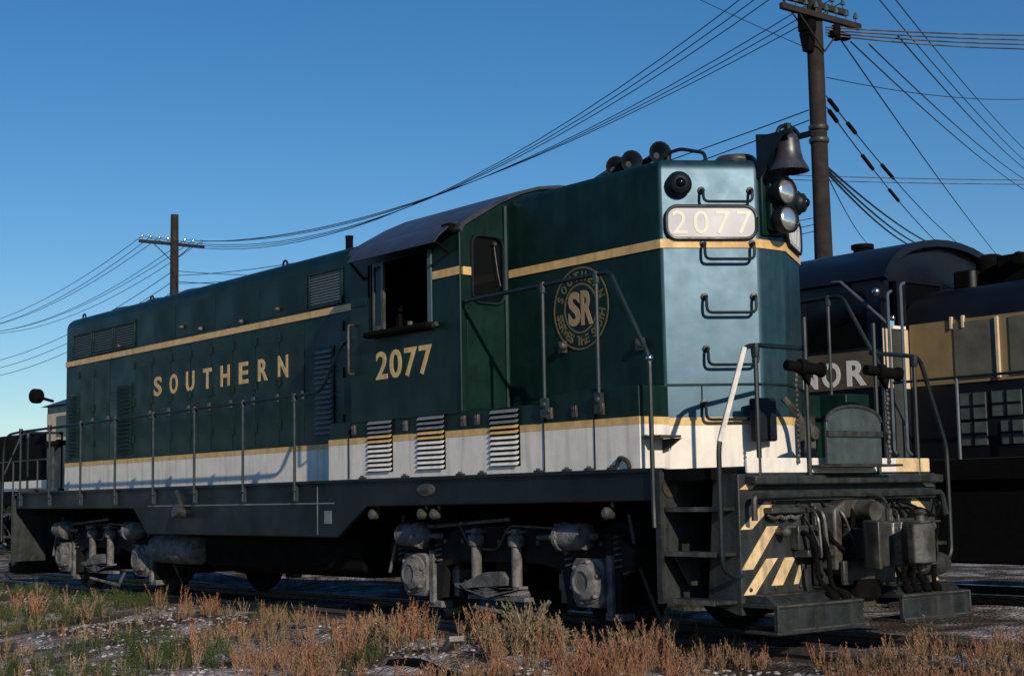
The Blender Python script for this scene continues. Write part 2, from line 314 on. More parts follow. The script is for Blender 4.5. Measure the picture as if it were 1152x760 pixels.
def truck(root, xc, yc, side_only=True, pre=''):
    fr = MB(); half = [(.60,1.0),(.80,.93),(1.65,.93),(1.93,.80),(1.93,.64),(1.74,.58),(1.74,.24),(1.60,.22),(1.60,.72),(1.14,.72),(1.14,.22),(1.00,.24),(.92,.58),(.62,.64)]
    poly = [(xc-x, z) for x, z in half] + [(xc+x, z) for x, z in reversed(half)]
    for s in (-1, 1): fr.prism(poly, 'y', yc+s*1.02, yc+s*1.13)
    fr.box(xc-.25, xc+.25, yc-1.0, yc+1.0, .55, .95); fr.box(xc-1.93, xc-1.8, yc-1.02, yc+1.02, .62, .8); fr.box(xc+1.8, xc+1.93, yc-1.02, yc+1.02, .62, .8)
    F = P('truck_frame', fr, FRAMEM, root, bev=.012)
    wprof = [(.0,-.075),(.20,-.07),(.22,-.03),(.40,-.02),(.44,-.06),(.508,-.062),(.512,.03),(.538,.045),(.538,.07),(.44,.072),(.40,.03),(.0,.04)]
    for dx in (-1.37, 1.37):
        ax = MB().cyl((xc+dx, yc-1.1, .508), (xc+dx, yc+1.1, .508), .08, n=10)
        ax.box(xc+dx-.28, xc+dx+.28, yc-.45, yc+.45, .3, .72)
        P('axle', ax, BLACK, F)
        for s in (-1, 1):
            P('wheel', MB().lathe(wprof, (xc+dx, yc+s*.75, .508), (0, -s, 0), 28), FRAMEM, F)
            Y = yc+s*1.0
            jb = MB(); jb.prism([(xc+dx-.21,.34),(xc+dx-.15,.27),(xc+dx+.15,.27),(xc+dx+.21,.34),(xc+dx+.21,.66),(xc+dx+.16,.71),(xc+dx-.16,.71),(xc+dx-.21,.66)], 'y', Y, Y+s*.20)
            jb.lathe([(.20,.16),(.20,.22),(.165,.24),(.165,.27),(.10,.30),(.09,.285),(.04,.285)], (xc+dx, Y, .5), (0, s, 0), 20)
            for k in range(6):
                t = k*math.pi/3+.3; jb.lathe([(.022,.2),(.022,.262)], (xc+dx+.183*math.cos(t), Y, .5+.183*math.sin(t)), (0, s, 0), 6)
            jb.box(xc+dx+.21, xc+dx+.29, Y, Y+s*.17, .20, .74); jb.box(xc+dx+.17, xc+dx+.40, Y, Y+s*.15, .16, .23)
            jb.box(xc+dx-.28, xc+dx-.215, Y, Y+s*.12, .26, .70); jb.prism([(xc+dx+.29,.72),(xc+dx+.46,.66),(xc+dx+.46,.60),(xc+dx+.33,.55),(xc+dx+.29,.34)], 'y', Y+s*.02, Y+s*.11)
            P('journal_box', jb, DUSTY, F, bev=.01)
    for s in (-1, 1):
        Y = yc+s*1.24
        for c, d in ((-1.28, 1), (1.12, -1)):
            bc = MB(); x = xc+c
            bc.lathe([(.03,-.40),(.03,-.31),(.075,-.30),(.12,-.27),(.125,.02),(.14,.03),(.14,.07),(.10,.10),(.06,.19),(.05,.20),(.025,.21),(.025,.42)], (x, Y-s*.02, .90), (d, 0, -.02), 16)
            bc.box(x-.10, x+.06, Y-s*.16, Y, .80, .98)
            for k in range(6):
                t = k*math.pi/3; bc.lathe([(.018,.01),(.018,.095)], (x, Y-s*.02+.122*math.cos(t), .90+.122*math.sin(t)), (d, 0, 0), 6)
            P('brake_cylinder', bc, DUSTY, F)
        for c in (-.31, .33):
            sw = MB().cyl((xc+c, yc+s*1.19, .42), (xc+c, yc+s*1.19, .88), .052, n=12)
            sw.lathe([(.075,.80),(.085,.82),(.085,.90),(.05,.92),(.05,.97)], (xc+c, yc+s*1.19, 0), (0,0,1), 12)
            sw.box(xc+c-.09, xc+c+.09, yc+s*1.12, yc+s*1.26, .93, .955)
            P('swing_hanger', sw, DUSTY, F)
        sp = MB()
        for k in range(4):
            L = .52-.09*k; sp.prism([(xc-.1-L,.40-.012*k),(xc-.1,.30+.035*k),(xc-.1+L,.40-.012*k),(xc-.1+L,.425-.012*k),(xc-.1,.335+.035*k),(xc-.1-L,.425-.012*k)], 'y', yc+s*1.13, yc+s*1.24)
        sp.prism([(xc-.52,.42),(xc-.1,.55),(xc+.14,.56),(xc+.24,.50),(xc+.22,.43),(xc-.1,.41),(xc-.45,.38)], 'y', yc+s*1.15, yc+s*1.25)
        sp.box(xc-.45, xc+.45, yc+s*1.10, yc+s*1.20, .28, .32)
        P('leaf_spring', sp, DUSTY, F)
        for c in (-1.37, 1.37):
            for e in (-.34, .34):
                P('coil_spring', MB().tube([(xc+c+e+.055*math.cos(t), yc+s*1.10+.055*math.sin(t), .60+.0085*t) for t in np.linspace(0, 6*2*math.pi, 60)], .013, 5), IRON2, F)
            hg = MB().prism([(xc+c*.62-.03,.28),(xc+c*.62+.05,.28),(xc+c*.62+.03,.86),(xc+c*.62-.03,.86)], 'y', yc+s*1.00, yc+s*1.05); hg.box(xc+c*.62-.05, xc+c*.62+.07, yc+s*.72, yc+s*1.06, .40, .55)
            P('brake_hanger', hg, IRON2, F)
            P('sand_pipe', MB().tube(bend([(xc+c*1.30, yc+s*1.05, 1.1), (xc+c*1.36, yc+s*1.05, .7), (xc+c*1.40, yc+s*.8, .10)], .1), .018, 6), IRON2, F)
        P('brake_pipe', MB().tube(bend([(xc-1.0, yc+s*1.20, 1.0), (xc-.6, yc+s*1.18, 1.02), (xc-.45, yc+s*1.16, .78), (xc+.0, yc+s*1.16, .76), (xc+.2, yc+s*1.17, 1.0), (xc+.9, yc+s*1.2, .98)], .08), .013, 6), IRON2, F)
        for bx in np.linspace(-1.5, 1.5, 11):
            P('frame_bolt', MB().lathe([(.026,0),(.026,.02),(.012,.03)], (xc+bx, yc+s*1.13, .84), (0,s,0), 6), IRON2, F)
        br = MB().tube([(xc-.35, yc+s*1.20, .20), (xc+.65, yc+s*1.20, .13), (xc+.8, yc+s*1.18, .3)], .022)
        br.tube([(xc-1.9, yc+s*1.16, .5), (xc-1.7, yc+s*1.17, .95), (xc+.2, yc+s*1.17, 1.06)], .018)
        P('brake_rigging', br, DUSTY, F)
    return F
truck(LOC, 4.725, 0); truck(LOC, -4.725, 0)

# ---- underframe
sill = [(-7.25,1.48),(7.36,1.48),(7.36,1.22),(2.95,1.20),(2.36,.87),(-2.44,.87),(-2.88,1.21),(-7.25,1.23)]
UF = P('underframe', MB().box(-7.9, 7.9, -1.46, 1.46, 1.38, 1.475).box(-7.6, 7.6, -.5, .5, .98, 1.38), BLACK, LOC)
for s in (-1, 1):
    P('side_sill', MB().prism(sill, 'y', s*1.47, s*WS), DARKG, LOC, bev=.012)
    P('sill_flange', MB().box(-7.25, 7.36, s*1.44, s*1.56, 1.462, 1.492), DARKG, LOC)
    # skirt seams, plate and fillers on the skirt
P('skirt_seam', MB().box(1.94, 1.955, -1.534, -1.53, .9, 1.44).box(-2.40, 2.30, -1.536, -1.53, 1.235, 1.25), LIGHTSLAT, LOC)
P('data_plate', MB().box(2.10, 2.24, -1.538, -1.53, 1.02, 1.16), LIGHTSLAT, LOC)
P('builder_plate', MB().lathe([(.105, 0), (.11, .006), (.10, .012)], (4.05, -1.53, 1.36), (0, -1, 0), 20).xf(Matrix.Translation((4.05,0,1.36)) @ Matrix.Diagonal((1.5,1,.6,1)) @ Matrix.Translation((-4.05,0,-1.36))), IRON2, LOC)
ff = MB().lathe([(.07, 0), (.07, .10), (.085, .11), (.085, .16)], (-1.35, -1.50, 1.14), (0, -1, .3), 14); ff.tube([(-1.35, -1.55, 1.2), (-1.35, -1.60, 1.36), (-1.45, -1.58, 1.42)], .03)
P('fuel_filler', ff, IRON, LOC)
P('fuel_tank', MB().prism([(-1.10,.50),(-.95,.40),(.95,.40),(1.10,.50),(1.10,1.2),(-1.10,1.2)], 'x', -1.6, 2.2), BLACK, LOC, bev=.03)
ar = MB().lathe([(.02,-.75),(.14,-.70),(.20,-.60),(.20,.60),(.14,.70),(.02,.75)], (-2.45, -1.05, .66), (1, 0, 0), 18)
P('air_reservoir', ar, DUSTY, LOC)
for k, x in enumerate((3.0, 3.9, 4.12, 6.7)):
    P('pipe_valve', MB().lathe([(.03,0),(.055,.02),(.055,.09),(.03,.11)], (x, -1.42, 1.12), (0, -1, 0), 10).cyl((x, -1.42, 1.12), (x, -1.42, 1.25), .02, n=6), IRON2, LOC)

# ---- long hood
LP = [(2.68,-WH),(2.68,WH),(-6.76,WH),(-7.24,.17),(-7.24,-.17),(-6.76,-WH)]
LH = P('long_hood', hood(LP, 1.492, 4.24, .17, 6), GREEN, LOC, smooth=24)
pth = [(-7.24,.17),(-7.24,-.17),(-6.76,-WH),(2.66,-WH)]
pth_st = [(-7.24,.17),(-7.24,-.17),(-6.76,-WH),(2.40,-WH)]
P('yellow_stripe', ribbon(pth_st, 3.462, 3.542, .016), YEL, LOC)
P('white_band', ribbon(pth, 1.494, 1.872, .010), CREAM, LOC)
P('band_stripe', ribbon(pth, 1.872, 1.935, .012), YEL, LOC)
# engine room doors
dm = MB().prism([(-.285,1.955),(.285,1.955),(.285,3.445),(-.285,3.445)], 'y', -WH-.005, -WH+.01).mesh('hood_door', GREEN2, 0)
dx = [-5.95, -5.36, -3.90, -3.29, -2.68, -2.07, -1.46, -.85, -.24, .37, 1.85]
hm = MB().box(-.02, .02, -WH-.022, -WH, -.06, .06).mesh('hinge', GREEN2, 0)
lm = MB().box(-.025, .025, -WH-.03, -WH, -.05, .05).cyl((0, -WH-.03, 0), (0, -WH-.045, 0), .018, n=8).mesh('door_latch', IRON2, 0)
for x in dx:
    d = link('hood_door', dm, LOC, (x, 0, 0))
    for z in (2.2, 2.75, 3.3): link('hinge', hm, d, (-.30, 0, z))
    link('door_latch', lm, d, (.26, 0, 2.55))
um = MB().box(-.58, .58, -WH-.004, -WH+.01, 3.575, 4.03).mesh('hood_panel', GREEN, 0)
for x in (-3.45, -2.25, -1.05, .15): link('hood_panel', um, LOC, (x, 0, 0))
for x, z in ((-2.05, 3.62), (-2.62, 3.70), (.05, 3.66), (-.9, 3.6), (-4.7, 3.62)):
    P('lifting_lug', MB().lathe([(.03, 0), (.03, .03), (.018, .05)], (x, -WH-.006, z), (0, -1, 0), 8), IRON2, LOC)
# radiator grilles and dynamic screen
def grille(x0, x1, z0, z1, m, n, frame=GREEN):
    fr = MB(); t = .035
    fr.box(x0-t, x1+t, -WH-.022, -WH, z1, z1+t).box(x0-t, x1+t, -WH-.022, -WH, z0-t, z0).box(x0-t, x0, -WH-.022, -WH, z0, z1).box(x1, x1+t, -WH-.022, -WH, z0, z1)
    g = P('radiator_grille', fr, frame, LOC, bev=.006)
    P('screen', MB().box(x0, x1, -WH-.004, -WH+.005, z0, z1), m, g)
    sm = MB().prism([(-WH-.016, 0), (-WH-.003, .012), (-WH-.003, -.006)], 'x', x0, x1).mesh('slat', m, 0)
    for k in range(n): link('slat', sm, g, (0, 0, z0+(k+.5)*(z1-z0)/n))
    return g
for k in range(3): grille(-6.46+k*.79, -6.46+k*.79+.68, 3.60, 3.93, SCREEN, 9)
grille(.82, 1.52, 3.60, 3.97, mat('screen_grey', (.10, .125, .14), .6, var=.3, scale=70), 11)
def louver(x0, x1, z0, z1, n, y, m, parent, proud=.035):
    b = P('louver_panel', MB().box(x0-.02, x1+.02, y-.010, y+.005, z0-.02, z1+.02), GREEN2, parent)
    p = (z1-z0)/n
    sm = MB().prism([(y-.010, 0), (y-.010-proud, .004), (y-.010-proud, p*.26), (y-.010, p*.72)], 'x', x0, x1).mesh('louver_slat', m, 0)
    for k in range(n): link('louver_slat', sm, b, (0, 0, z0+k*p))
louver(.97, 1.33, 2.05, 3.07, 17, -WH, LIGHTSLAT, LOC)
louver(-4.75, -4.29, 2.02, 3.04, 17, -WH, GREEN2, LOC, .03); louver(-6.62, -6.27, 2.02, 3.0, 17, -WH, GREEN2, LOC, .03)
# roof fittings of the long hood
P('exhaust_stack', MB().lathe([(.05,0),(.05,.40),(.055,.41),(.055,.44),(.04,.44)], (.06, .1, 4.24), (0,0,1), 14), BLACK, LOC)
for x in (-6.63, -4.12, -.2):
    t = [(x+.055*math.cos(a), -.70, 4.27+.055*math.sin(a)) for a in np.linspace(-.6, math.pi+.6, 10)]
    P('lifting_eye', MB().tube(t, .014, 6), GREEN, LOC)
for x in (-5.9, -4.7, -3.5):
    P('roof_fan', MB().lathe([(.46,0),(.48,.02),(.48,.12),(.42,.14),(.10,.13)], (x, 0, 4.235), (0,0,1), 24), ROOFM, LOC)

# ---- short hood
SP = [(4.66,WH),(4.66,-WH),(6.88,-WH),(7.36,-.17),(7.36,.17),(6.88,WH)]
SH = P('short_hood', hood(SP, 1.492, 4.29, .13, 6), GREEN, LOC, smooth=24)
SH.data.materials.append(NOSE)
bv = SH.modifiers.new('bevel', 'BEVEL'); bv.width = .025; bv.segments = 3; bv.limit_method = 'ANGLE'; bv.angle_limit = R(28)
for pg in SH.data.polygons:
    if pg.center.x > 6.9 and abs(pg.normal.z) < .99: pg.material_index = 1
pth = [(4.69,-WH),(6.88,-WH),(7.36,-.17),(7.36,.17),(6.88,WH),(4.69,WH)]
P('yellow_stripe', ribbon(pth, 3.462, 3.542, .012), YEL, LOC)
P('white_band', ribbon(pth, 1.494, 1.875, .010), CREAM, LOC)
P('band_stripe', ribbon(pth, 1.875, 1.945, .013), YEL, LOC)
U = Vector((.534, .8455, 0)); N = Vector((.8455, -.534, 0)); C0 = Vector((6.88, -WH, 0))
def CH(s, z, o=0): return C0 + U*s + Vector((0, 0, z)) + N*o
def CHR(s, z, o=0): q = CH(s, z, o); return Vector((q.x, -q.y, q.z))
# panel seams round the nose foot
P('nose_seam', ribbon([(4.69,-WH),(6.88,-WH),(7.36,-.17),(7.36,.17),(6.88,WH)], 2.225, 2.245, .010), GREEN2, LOC)
q0 = CH(.335, 1.95); P('nose_seam', MB().tube([CH(.335, 1.95, .002), CH(.335, 2.22, .002)], .006, 5), DARKG, LOC)
# number boards
def rrect(cx, cz, w_, h_, r, k=5):
    out = []
    for (sx, sz, a0) in ((1,1,0),(-1,1,90),(-1,-1,180),(1,-1,270)):
        for j in range(k+1):
            a = R(a0+90*j/k); out.append((cx+sx*(w_/2-r)+r*math.cos(a), cz+sz*(h_/2-r)+r*math.sin(a)))
    return out
for f_, rev in ((CH, 0), (CHR, 1)):
    pl = rrect(.465, 3.69, .80, .27, .09); mb = MB(); n_ = len(pl)
    mb.add([f_(s, z, .012) for s, z in pl]+[f_(s, z, .030) for s, z in pl], [tuple(range(n_)), tuple(range(n_, 2*n_))]+[(i, (i+1) % n_, (i+1) % n_+n_, i+n_) for i in range(n_)])
    nb = P('number_board', mb, BOARD, LOC)
    lp = [f_(s, z, .032) for s, z in rrect(.465, 3.69, .825, .295, .10)]; P('frame', MB().tube(lp+[lp[0]], .016, 7), RAILM, nb)
    if not rev: text_part('digits', '2077', CH(.105, 3.585, .030), U, .73, .21, DIGIT, nb, N, .0, 1.25, .004)
    else: text_part('digits', '2077', CHR(.82, 3.585, .030), -Vector((U.x, -U.y, 0)), .70, .21, DIGIT, nb, Vector((N.x, -N.y, 0)), .012, 1.15, .004)
    cl = MB(); o_ = f_(.175, 4.035, 0); dn = f_(.175, 4.035, 1)-o_
    cl.lathe([(.115, 0), (.118, .05), (.095, .07), (.09, .10), (.06, .12)], o_, dn, 18)
    c_ = P('class_light', cl, DARKG, LOC); P('lens', MB().ball(o_+dn*.105, .05), GLASSD, c_)
# grab irons up the nose
for z in (3.985, 3.50, 3.02, 2.555, 2.07):
    L = .385 if z > 2.3 else .35; R_ = .835; w0 = .055; dz = .115 if z > 3.9 else .15
    pts = bend([CH(L, z, 0), CH(L, z, w0+.02), CH(L, z-dz, w0+.03), CH(R_, z-dz, w0+.03), CH(R_, z, w0+.02), CH(R_, z, 0)], .05, 3)
    g = MB().tube(pts, .014, 7)
    for s in (L, R_): g.lathe([(.035, 0), (.035, .014), (.02, .018)], CH(s, z, 0), N, 8)
    P('grab_iron', g, RAILM, LOC)
# headlights on a vertical bracket, bell above
hb = P('headlight_bracket', MB().box(7.36, 7.40, -.15, .13, 3.58, 4.22).box(7.40, 7.46, -.10, .08, 3.62, 4.10), GREEN2, LOC, bev=.015)
for z, yy in ((3.96, -.01), (3.71, .0)):
    h = P('headlight', MB().lathe([(.06, 0), (.10, .03), (.125, .10), (.128, .17), (.118, .175), (.112, .155), (.02, .145)], (7.42, yy, z), (1, 0, 0), 20), DARKG, LOC)
    P('lens', MB().lathe([(.108, .150), (.10, .162), (.06, .175), (.01, .18)], (7.42, yy, z), (1, 0, 0), 20), mat('reflector', (.85, .84, .80), .12, metal=.85, var=.05), h)
bp = MB().prism([(-.17,4.10),(-.17,4.50),(.33,4.57),(.27,4.30),(.22,4.10)], 'x', 7.37, 7.395)
bp.box(7.36, 7.75, -.13, -.10, 4.44, 4.49)
bp.box(7.36, 7.75, .15, .18, 4.46, 4.51)
bp.prism([(7.395,4.46),(7.70,4.46),(7.395,4.10)], 'y', -.17, -.15)
BP = P('bell_bracket', bp, DARKG, LOC)
P('bell', MB().lathe([(.03,.38),(.05,.36),(.085,.33),(.105,.28),(.115,.18),(.135,.10),(.175,.03),(.185,0),(.165,.0),(.09,.10),(.02,.12)], (7.60, -.0, 4.14), (0, 0, 1), 24), BELLM, LOC)
P('bell_yoke', MB().tube(bend([(7.60,-.14,4.47),(7.60,-.10,4.54),(7.60,0,4.56),(7.60,.10,4.54),(7.60,.17,4.48)], .05), .02).cyl((7.60,0,4.50),(7.60,0,4.58), .035, n=8), DARKG, LOC)
# horns on the roof of the short hood, roof hand hold
hz = MB().box(5.35, 6.3, -.22, -.16, 4.28, 4.33)
HN = P('air_horn', hz, DARKG, LOC)
for x, y, z, d in ((5.50, -.24, 4.50, (.93,-.35,0)), (5.68, -.20, 4.53, (.93,-.35,0)), (6.08, -.20, 4.54, (.93,-.35,.0))):
    P('horn_bell', MB().lathe([(.03,-.42),(.035,-.1),(.05,0),(.075,.08),(.115,.14),(.12,.15),(.10,.145),(.03,.05)], (x, y, z), d, 16).cyl((x-.2, y+.07, 4.30), (x-.2, y+.07, z), .025, n=6), DARKG, HN)
P('roof_handrail', MB().tube(bend([(6.25,-.2,4.30),(6.27,-.2,4.54),(6.45,-.2,4.545),(6.75,-.2,4.45),(6.78,-.2,4.30)], .05), .018), RAILM, LOC)
P('roof_hatch', MB().lathe([(.20,0),(.20,.06),(.17,.09),(.05,.10)], (7.0, -.05, 4.285), (0,0,1), 16).box(6.75, 7.2, -.3, .3, 4.28, 4.315), IRON2, LOC)
# latches on the short hood
for x, z in ((5.52, 2.69), (6.60, 2.62)):
    P('door_latch', MB().box(x-.06, x+.05, -WH-.03, -WH, z-.06, z+.06).lathe([(.04,0),(.04,.06),(.02,.07)], (x+.04, -WH-.02, z+.01), (0,-1,0), 10), IRON2, LOC, bev=.008)

# emblem
EX, EZ, EY = 5.785, 3.04, -WH-.007
em = P('round_emblem', MB().lathe([(.375, 0), (.375, .003)], (EX, EY, EZ), (0,-1,0), 40), GREEN2, LOC)
def ring(r0, r1, d0, d1):
    mb = MB(); n = 48; vs = []; fs = []
    for k in range(n):
        t = 2*math.pi*k/n
        for r, d in ((r0, d0), (r1, d0), (r1, d1), (r0, d1)): vs.append((EX+r*math.cos(t), EY-d, EZ+r*math.sin(t)))
    for k in range(n):
        a = k*4; b = ((k+1) % n)*4
        for j in range(4): fs.append((a+j, a+(j+1) % 4, b+(j+1) % 4, b+j))
    return mb.add(vs, fs)
P('rim', ring(.380, .396, 0, .005), DULLG, em); P('inner_ring', ring(.222, .240, .0, .006), DULLG, em)
P('field', MB().lathe([(.212, .003), (.212, .0055)], (EX, EY, EZ), (0,-1,0), 36), DARKG, em)
text_part('monogram', 'S', (EX-.175, EY-.0055, EZ-.165), (1,0,0), .170, .33, PINKY, em, (0,-1,0), .035)
text_part('monogram', 'R', (EX+.008, EY-.0055, EZ-.165), (1,0,0), .170, .33, PINKY, em, (0,-1,0), .035)
def arc_text(txt, rr, a0, a1, flip):
    mb = MB(); n = len(txt)
    for i, ch_ in enumerate(txt):
        if ch_ == ' ': continue
        vs, fs = text_mesh(ch_, .03); lo = vs.min(0); hi = vs.max(0); sc = hi-lo; hgt = .09; wd = min(.07, .09*sc[0]/max(sc[1], .1))
        a = R(a0+(a1-a0)*i/(n-1)); rad = Vector((math.cos(a), 0, math.sin(a))); tan = Vector((math.sin(a), 0, -math.cos(a)))
        if flip: rad2, tan2 = -rad, -tan
        else: rad2, tan2 = rad, tan
        o = Vector((EX, EY-.004, EZ)) + rad*rr
        mb.add([o+tan2*((v[0]-lo[0])/sc[0]-.5)*wd+rad2*((v[1]-lo[1])/sc[1]-.5)*hgt+Vector((0,-1,0))*(v[2]-lo[2])*.08 for v in vs], fs)
    return mb
P('ring_lettering', arc_text('SOUTHERN', .308, 160, 20, False), DULLG, em, smooth=0)
P('ring_lettering', arc_text('SERVES THE SOUTH', .308, 192, 348, True), DULLG, em, smooth=0)
# hood lettering, one letter per piece of paint
xs = np.linspace(-3.52, .03, 8)
for x, c_ in zip(xs, 'SOUTHERN'): text_part('letter', c_, (x, -WH-.0085, 2.79), (1,0,0), .25, .28, GOLD, LOC, (0,-1,0), .026, depth=.004)

# ---- equipment boxes below the cab and short hood
def ebox(s):
    mb = MB().box(2.20, 5.93, s*1.0, s*1.525, 1.492, 2.115).box(5.93, 7.18, s*1.18, s*1.53, 1.492, 2.20).box(5.93, 6.86, s*.9, s*1.2, 1.492, 2.20)
    return P('equipment_box', mb, GREEN, LOC, bev=.012)
for s in (-1, 1):
    eb = ebox(s)
    bp_ = [(2.20,-1.525),(5.93,-1.525)] if s < 0 else [(5.93,1.525),(2.20,1.525)]
    b2_ = [(5.93,-1.53),(7.18,-1.53),(7.18,-1.19)] if s < 0 else [(7.18,1.19),(7.18,1.53),(5.93,1.53)]
    for q in (bp_, b2_):
        P('white_band', ribbon(q, 1.494, 1.868, .010), CREAM, LOC); P('band_stripe', ribbon(q, 1.868, 1.932, .012), YEL, LOC)
for x0, x1 in ((3.01, 3.45), (3.93, 4.38), (5.14, 5.56)):
    b = P('vent', MB().box(x0-.015, x1+.015, -1.540, -1.52, 1.56, 2.10), BLACK, LOC)
    p = .54/11
    for k in range(11):
        z = 1.565+k*p; hi = z+p*.5 > 1.935; st = 1.868 < z+p*.5 <= 1.935
        sm = MB().prism([(-1.540, z+p*.72), (-1.562, z+p*.14), (-1.562, z+p*.06), (-1.540, z+p*.52)], 'x', x0, x1)
        P('vent_slat', sm, LIGHTSLAT if hi else (YEL if st else CREAM), b, smooth=0)
for x in (2.72, 3.70, 4.70, 4.92, 6.02, 6.36, 6.72):
    P('latch', MB().box(x-.03, x+.03, -1.555, -1.52, 1.965, 2.07).cyl((x, -1.555, 2.04), (x, -1.57, 2.04), .02, n=8), IRON2, LOC, bev=.006)
for x in (2.9, 3.7, 4.65, 5.0, 5.85, 6.25, 6.55, 6.85):
    P('hold_down', MB().box(x-.06, x+.06, -1.56, -1.535, 1.492, 1.512).cyl((x, -1.555, 1.51), (x, -1.555, 1.53), .02, n=6), IRON, LOC)
P('hose_elbow', MB().tube(bend([(6.9,-1.545,1.515),(6.95,-1.56,1.60),(7.06,-1.56,1.56),(7.08,-1.56,1.50)], .05), .02), IRON, LOC)
for x in (2.62, 5.93, 6.62): P('box_seam', MB().box(x-.006, x+.006, -1.546, -1.52, 1.5, 2.1), DARKG, LOC)
# perforated foothold on the front of the box
fh = MB().box(7.19, 7.42, -1.52, -1.28, 1.745, 1.765); fh.prism([(7.19,1.742),(7.42,1.742),(7.19,1.62)], 'y', -1.265, -1.28)
FH = P('foothold', fh, IRON, LOC)
for i in range(4):
    for j in range(4): P('tread_stud', MB().cyl((7.22+.05*i, -1.49+.055*j, 1.766), (7.22+.05*i, -1.49+.055*j, 1.775), .014, n=6), YEL, FH) if i < 2 else None

# ---- cab
cx0, cx1 = 2.68, 4.68
prof = [(-1.54,3.90),(-1.505,3.97),(-1.34,4.07),(-1.05,4.235),(-.78,4.36),(-.52,4.44),(-.25,4.485),(0,4.50)]
prof = prof + [(-y, z) for y, z in reversed(prof[:-1])]
wx0, wx1, wz0, wz1 = 3.02, 4.14, 3.05, 3.76
for s in (-1, 1):
    cab = MB(); a, b = s*1.54, s*1.50
    cab.box(cx0, cx1, a, b, 2.10, wz0); cab.box(cx0, wx0, a, b, wz0, wz1); cab.box(wx1, cx1, a, b, wz0, wz1); cab.box(cx0, cx1, a, b, wz1, 3.90)
    P('cab_side', cab, GREEN, LOC)
# end walls with a window opening either side of the hood
def endwall(x0, x1):
    mb = MB(); yl, yr, zl, zh = 1.37, .99, 3.20, 3.87
    for s in (-1, 1):
        mb.box(x0, x1, s*1.50, s*yl, 2.10, 3.92); mb.box(x0, x1, s*yr, s*.80, 2.10, 3.92); mb.box(x0, x1, s*yl, s*yr, 2.10, zl); mb.box(x0, x1, s*yl, s*yr, zh, 3.92)
    mb.prism([(-1.5,3.92)] + [(y*.985, z-.012) for y, z in prof if z > 3.95] + [(1.5,3.92)], 'x', x0, x1)
    return P('cab_end_wall', mb, GREEN, LOC)
endwall(4.62, 4.66); endwall(2.70, 2.74)
P('cab_corner_bead', MB().tube([(4.675,-1.535,2.12),(4.675,-1.535,3.90)], .016).tube([(4.672,-.955,2.12),(4.672,-.955,4.2)], .03), GREEN, LOC)
for s in (-1, 1):
    wp = [(s*1.18+a-0*s, b) for a, b in rrect(0, 3.535, .40, .68, .10)]
    wf = P('front_window', MB().tube([(4.668, y, z) for y, z in wp]+[(4.668, *wp[0])], .017, 6), DARKG, LOC)
    P('glass', MB().prism(rrect(s*1.18, 3.535, .385, .665, .1), 'x', 4.636, 4.645), GLASSD, wf)
    if s < 0: P('wiper', MB().tube([(4.66,-1.10,3.82),(4.672,-1.06,3.5),(4.672,-1.03,3.38)], .007, 5).lathe([(.02,0),(.02,.03)], (4.66,-1.10,3.80), (1,0,0), 8), IRON2, wf)
P('door_panel', MB().box(4.66, 4.668, -1.45, -.97, 2.14, 3.12), GREEN2, LOC, bev=.004)
# stripe round the cab
P('yellow_stripe', ribbon([(4.22,-1.54),(4.683,-1.54)], 3.462, 3.542, .010), YEL, LOC)
P('yellow_stripe', ribbon([(4.668,-1.54),(4.668,-1.40)], 3.462, 3.542, .012), YEL, LOC)
# roof: thin shell
rs = MB(); inner = [(y*.985, z-.018) for y, z in prof]
rs.prism([(y*1.008, z+.012) for y, z in prof] + list(reversed(inner)), 'x', 2.64, 4.69)
P('cab_roof', rs, ROOFM, LOC, smooth=50)
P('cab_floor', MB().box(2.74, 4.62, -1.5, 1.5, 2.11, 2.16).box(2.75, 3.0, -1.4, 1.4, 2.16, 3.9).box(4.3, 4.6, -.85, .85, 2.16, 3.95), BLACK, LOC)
P('engineer_seat', MB().box(3.3, 3.75, -1.35, -.95, 2.75, 2.85).box(3.25, 3.33, -1.35, -.95, 2.85, 3.4).cyl((3.5,-1.15,2.16),(3.5,-1.15,2.75), .05), BLACK, LOC, bev=.03)
# sliding side window
wn = P('side_window', MB().box(3.02, 3.05, -1.52, -1.505, wz0, wz1).box(3.30, 3.345, -1.56, -1.53, wz0+.0, wz1).box(3.14, 3.17, -1.56, -1.53, wz0, wz1).box(3.17, 3.30, -1.56, -1.53, wz1-.035, wz1).box(3.17, 3.30, -1.56, -1.53, wz0, wz0+.04), IRON2, LOC)
P('glass', MB().box(3.17, 3.30, -1.548, -1.542, wz0+.04, wz1-.035), GLASSD, wn)
P('window_post', MB().box(4.14, 4.21, -1.556, -1.54, wz0-.02, wz1+.02), mat('grey_green_frame', (.06, .11, .13), .45, var=.2), LOC, bev=.004)
P('arm_rest', MB().box(3.08, 4.28, -1.66, -1.545, 2.965, 3.03), BLACK, LOC, bev=.025)
P('arm_rest_bracket', MB().cyl((4.30,-1.6,2.98),(4.36,-1.6,3.0), .025, n=8).cyl((3.9,-1.6,3.03),(3.9,-1.6,3.07), .03, n=8), IRON2, LOC)
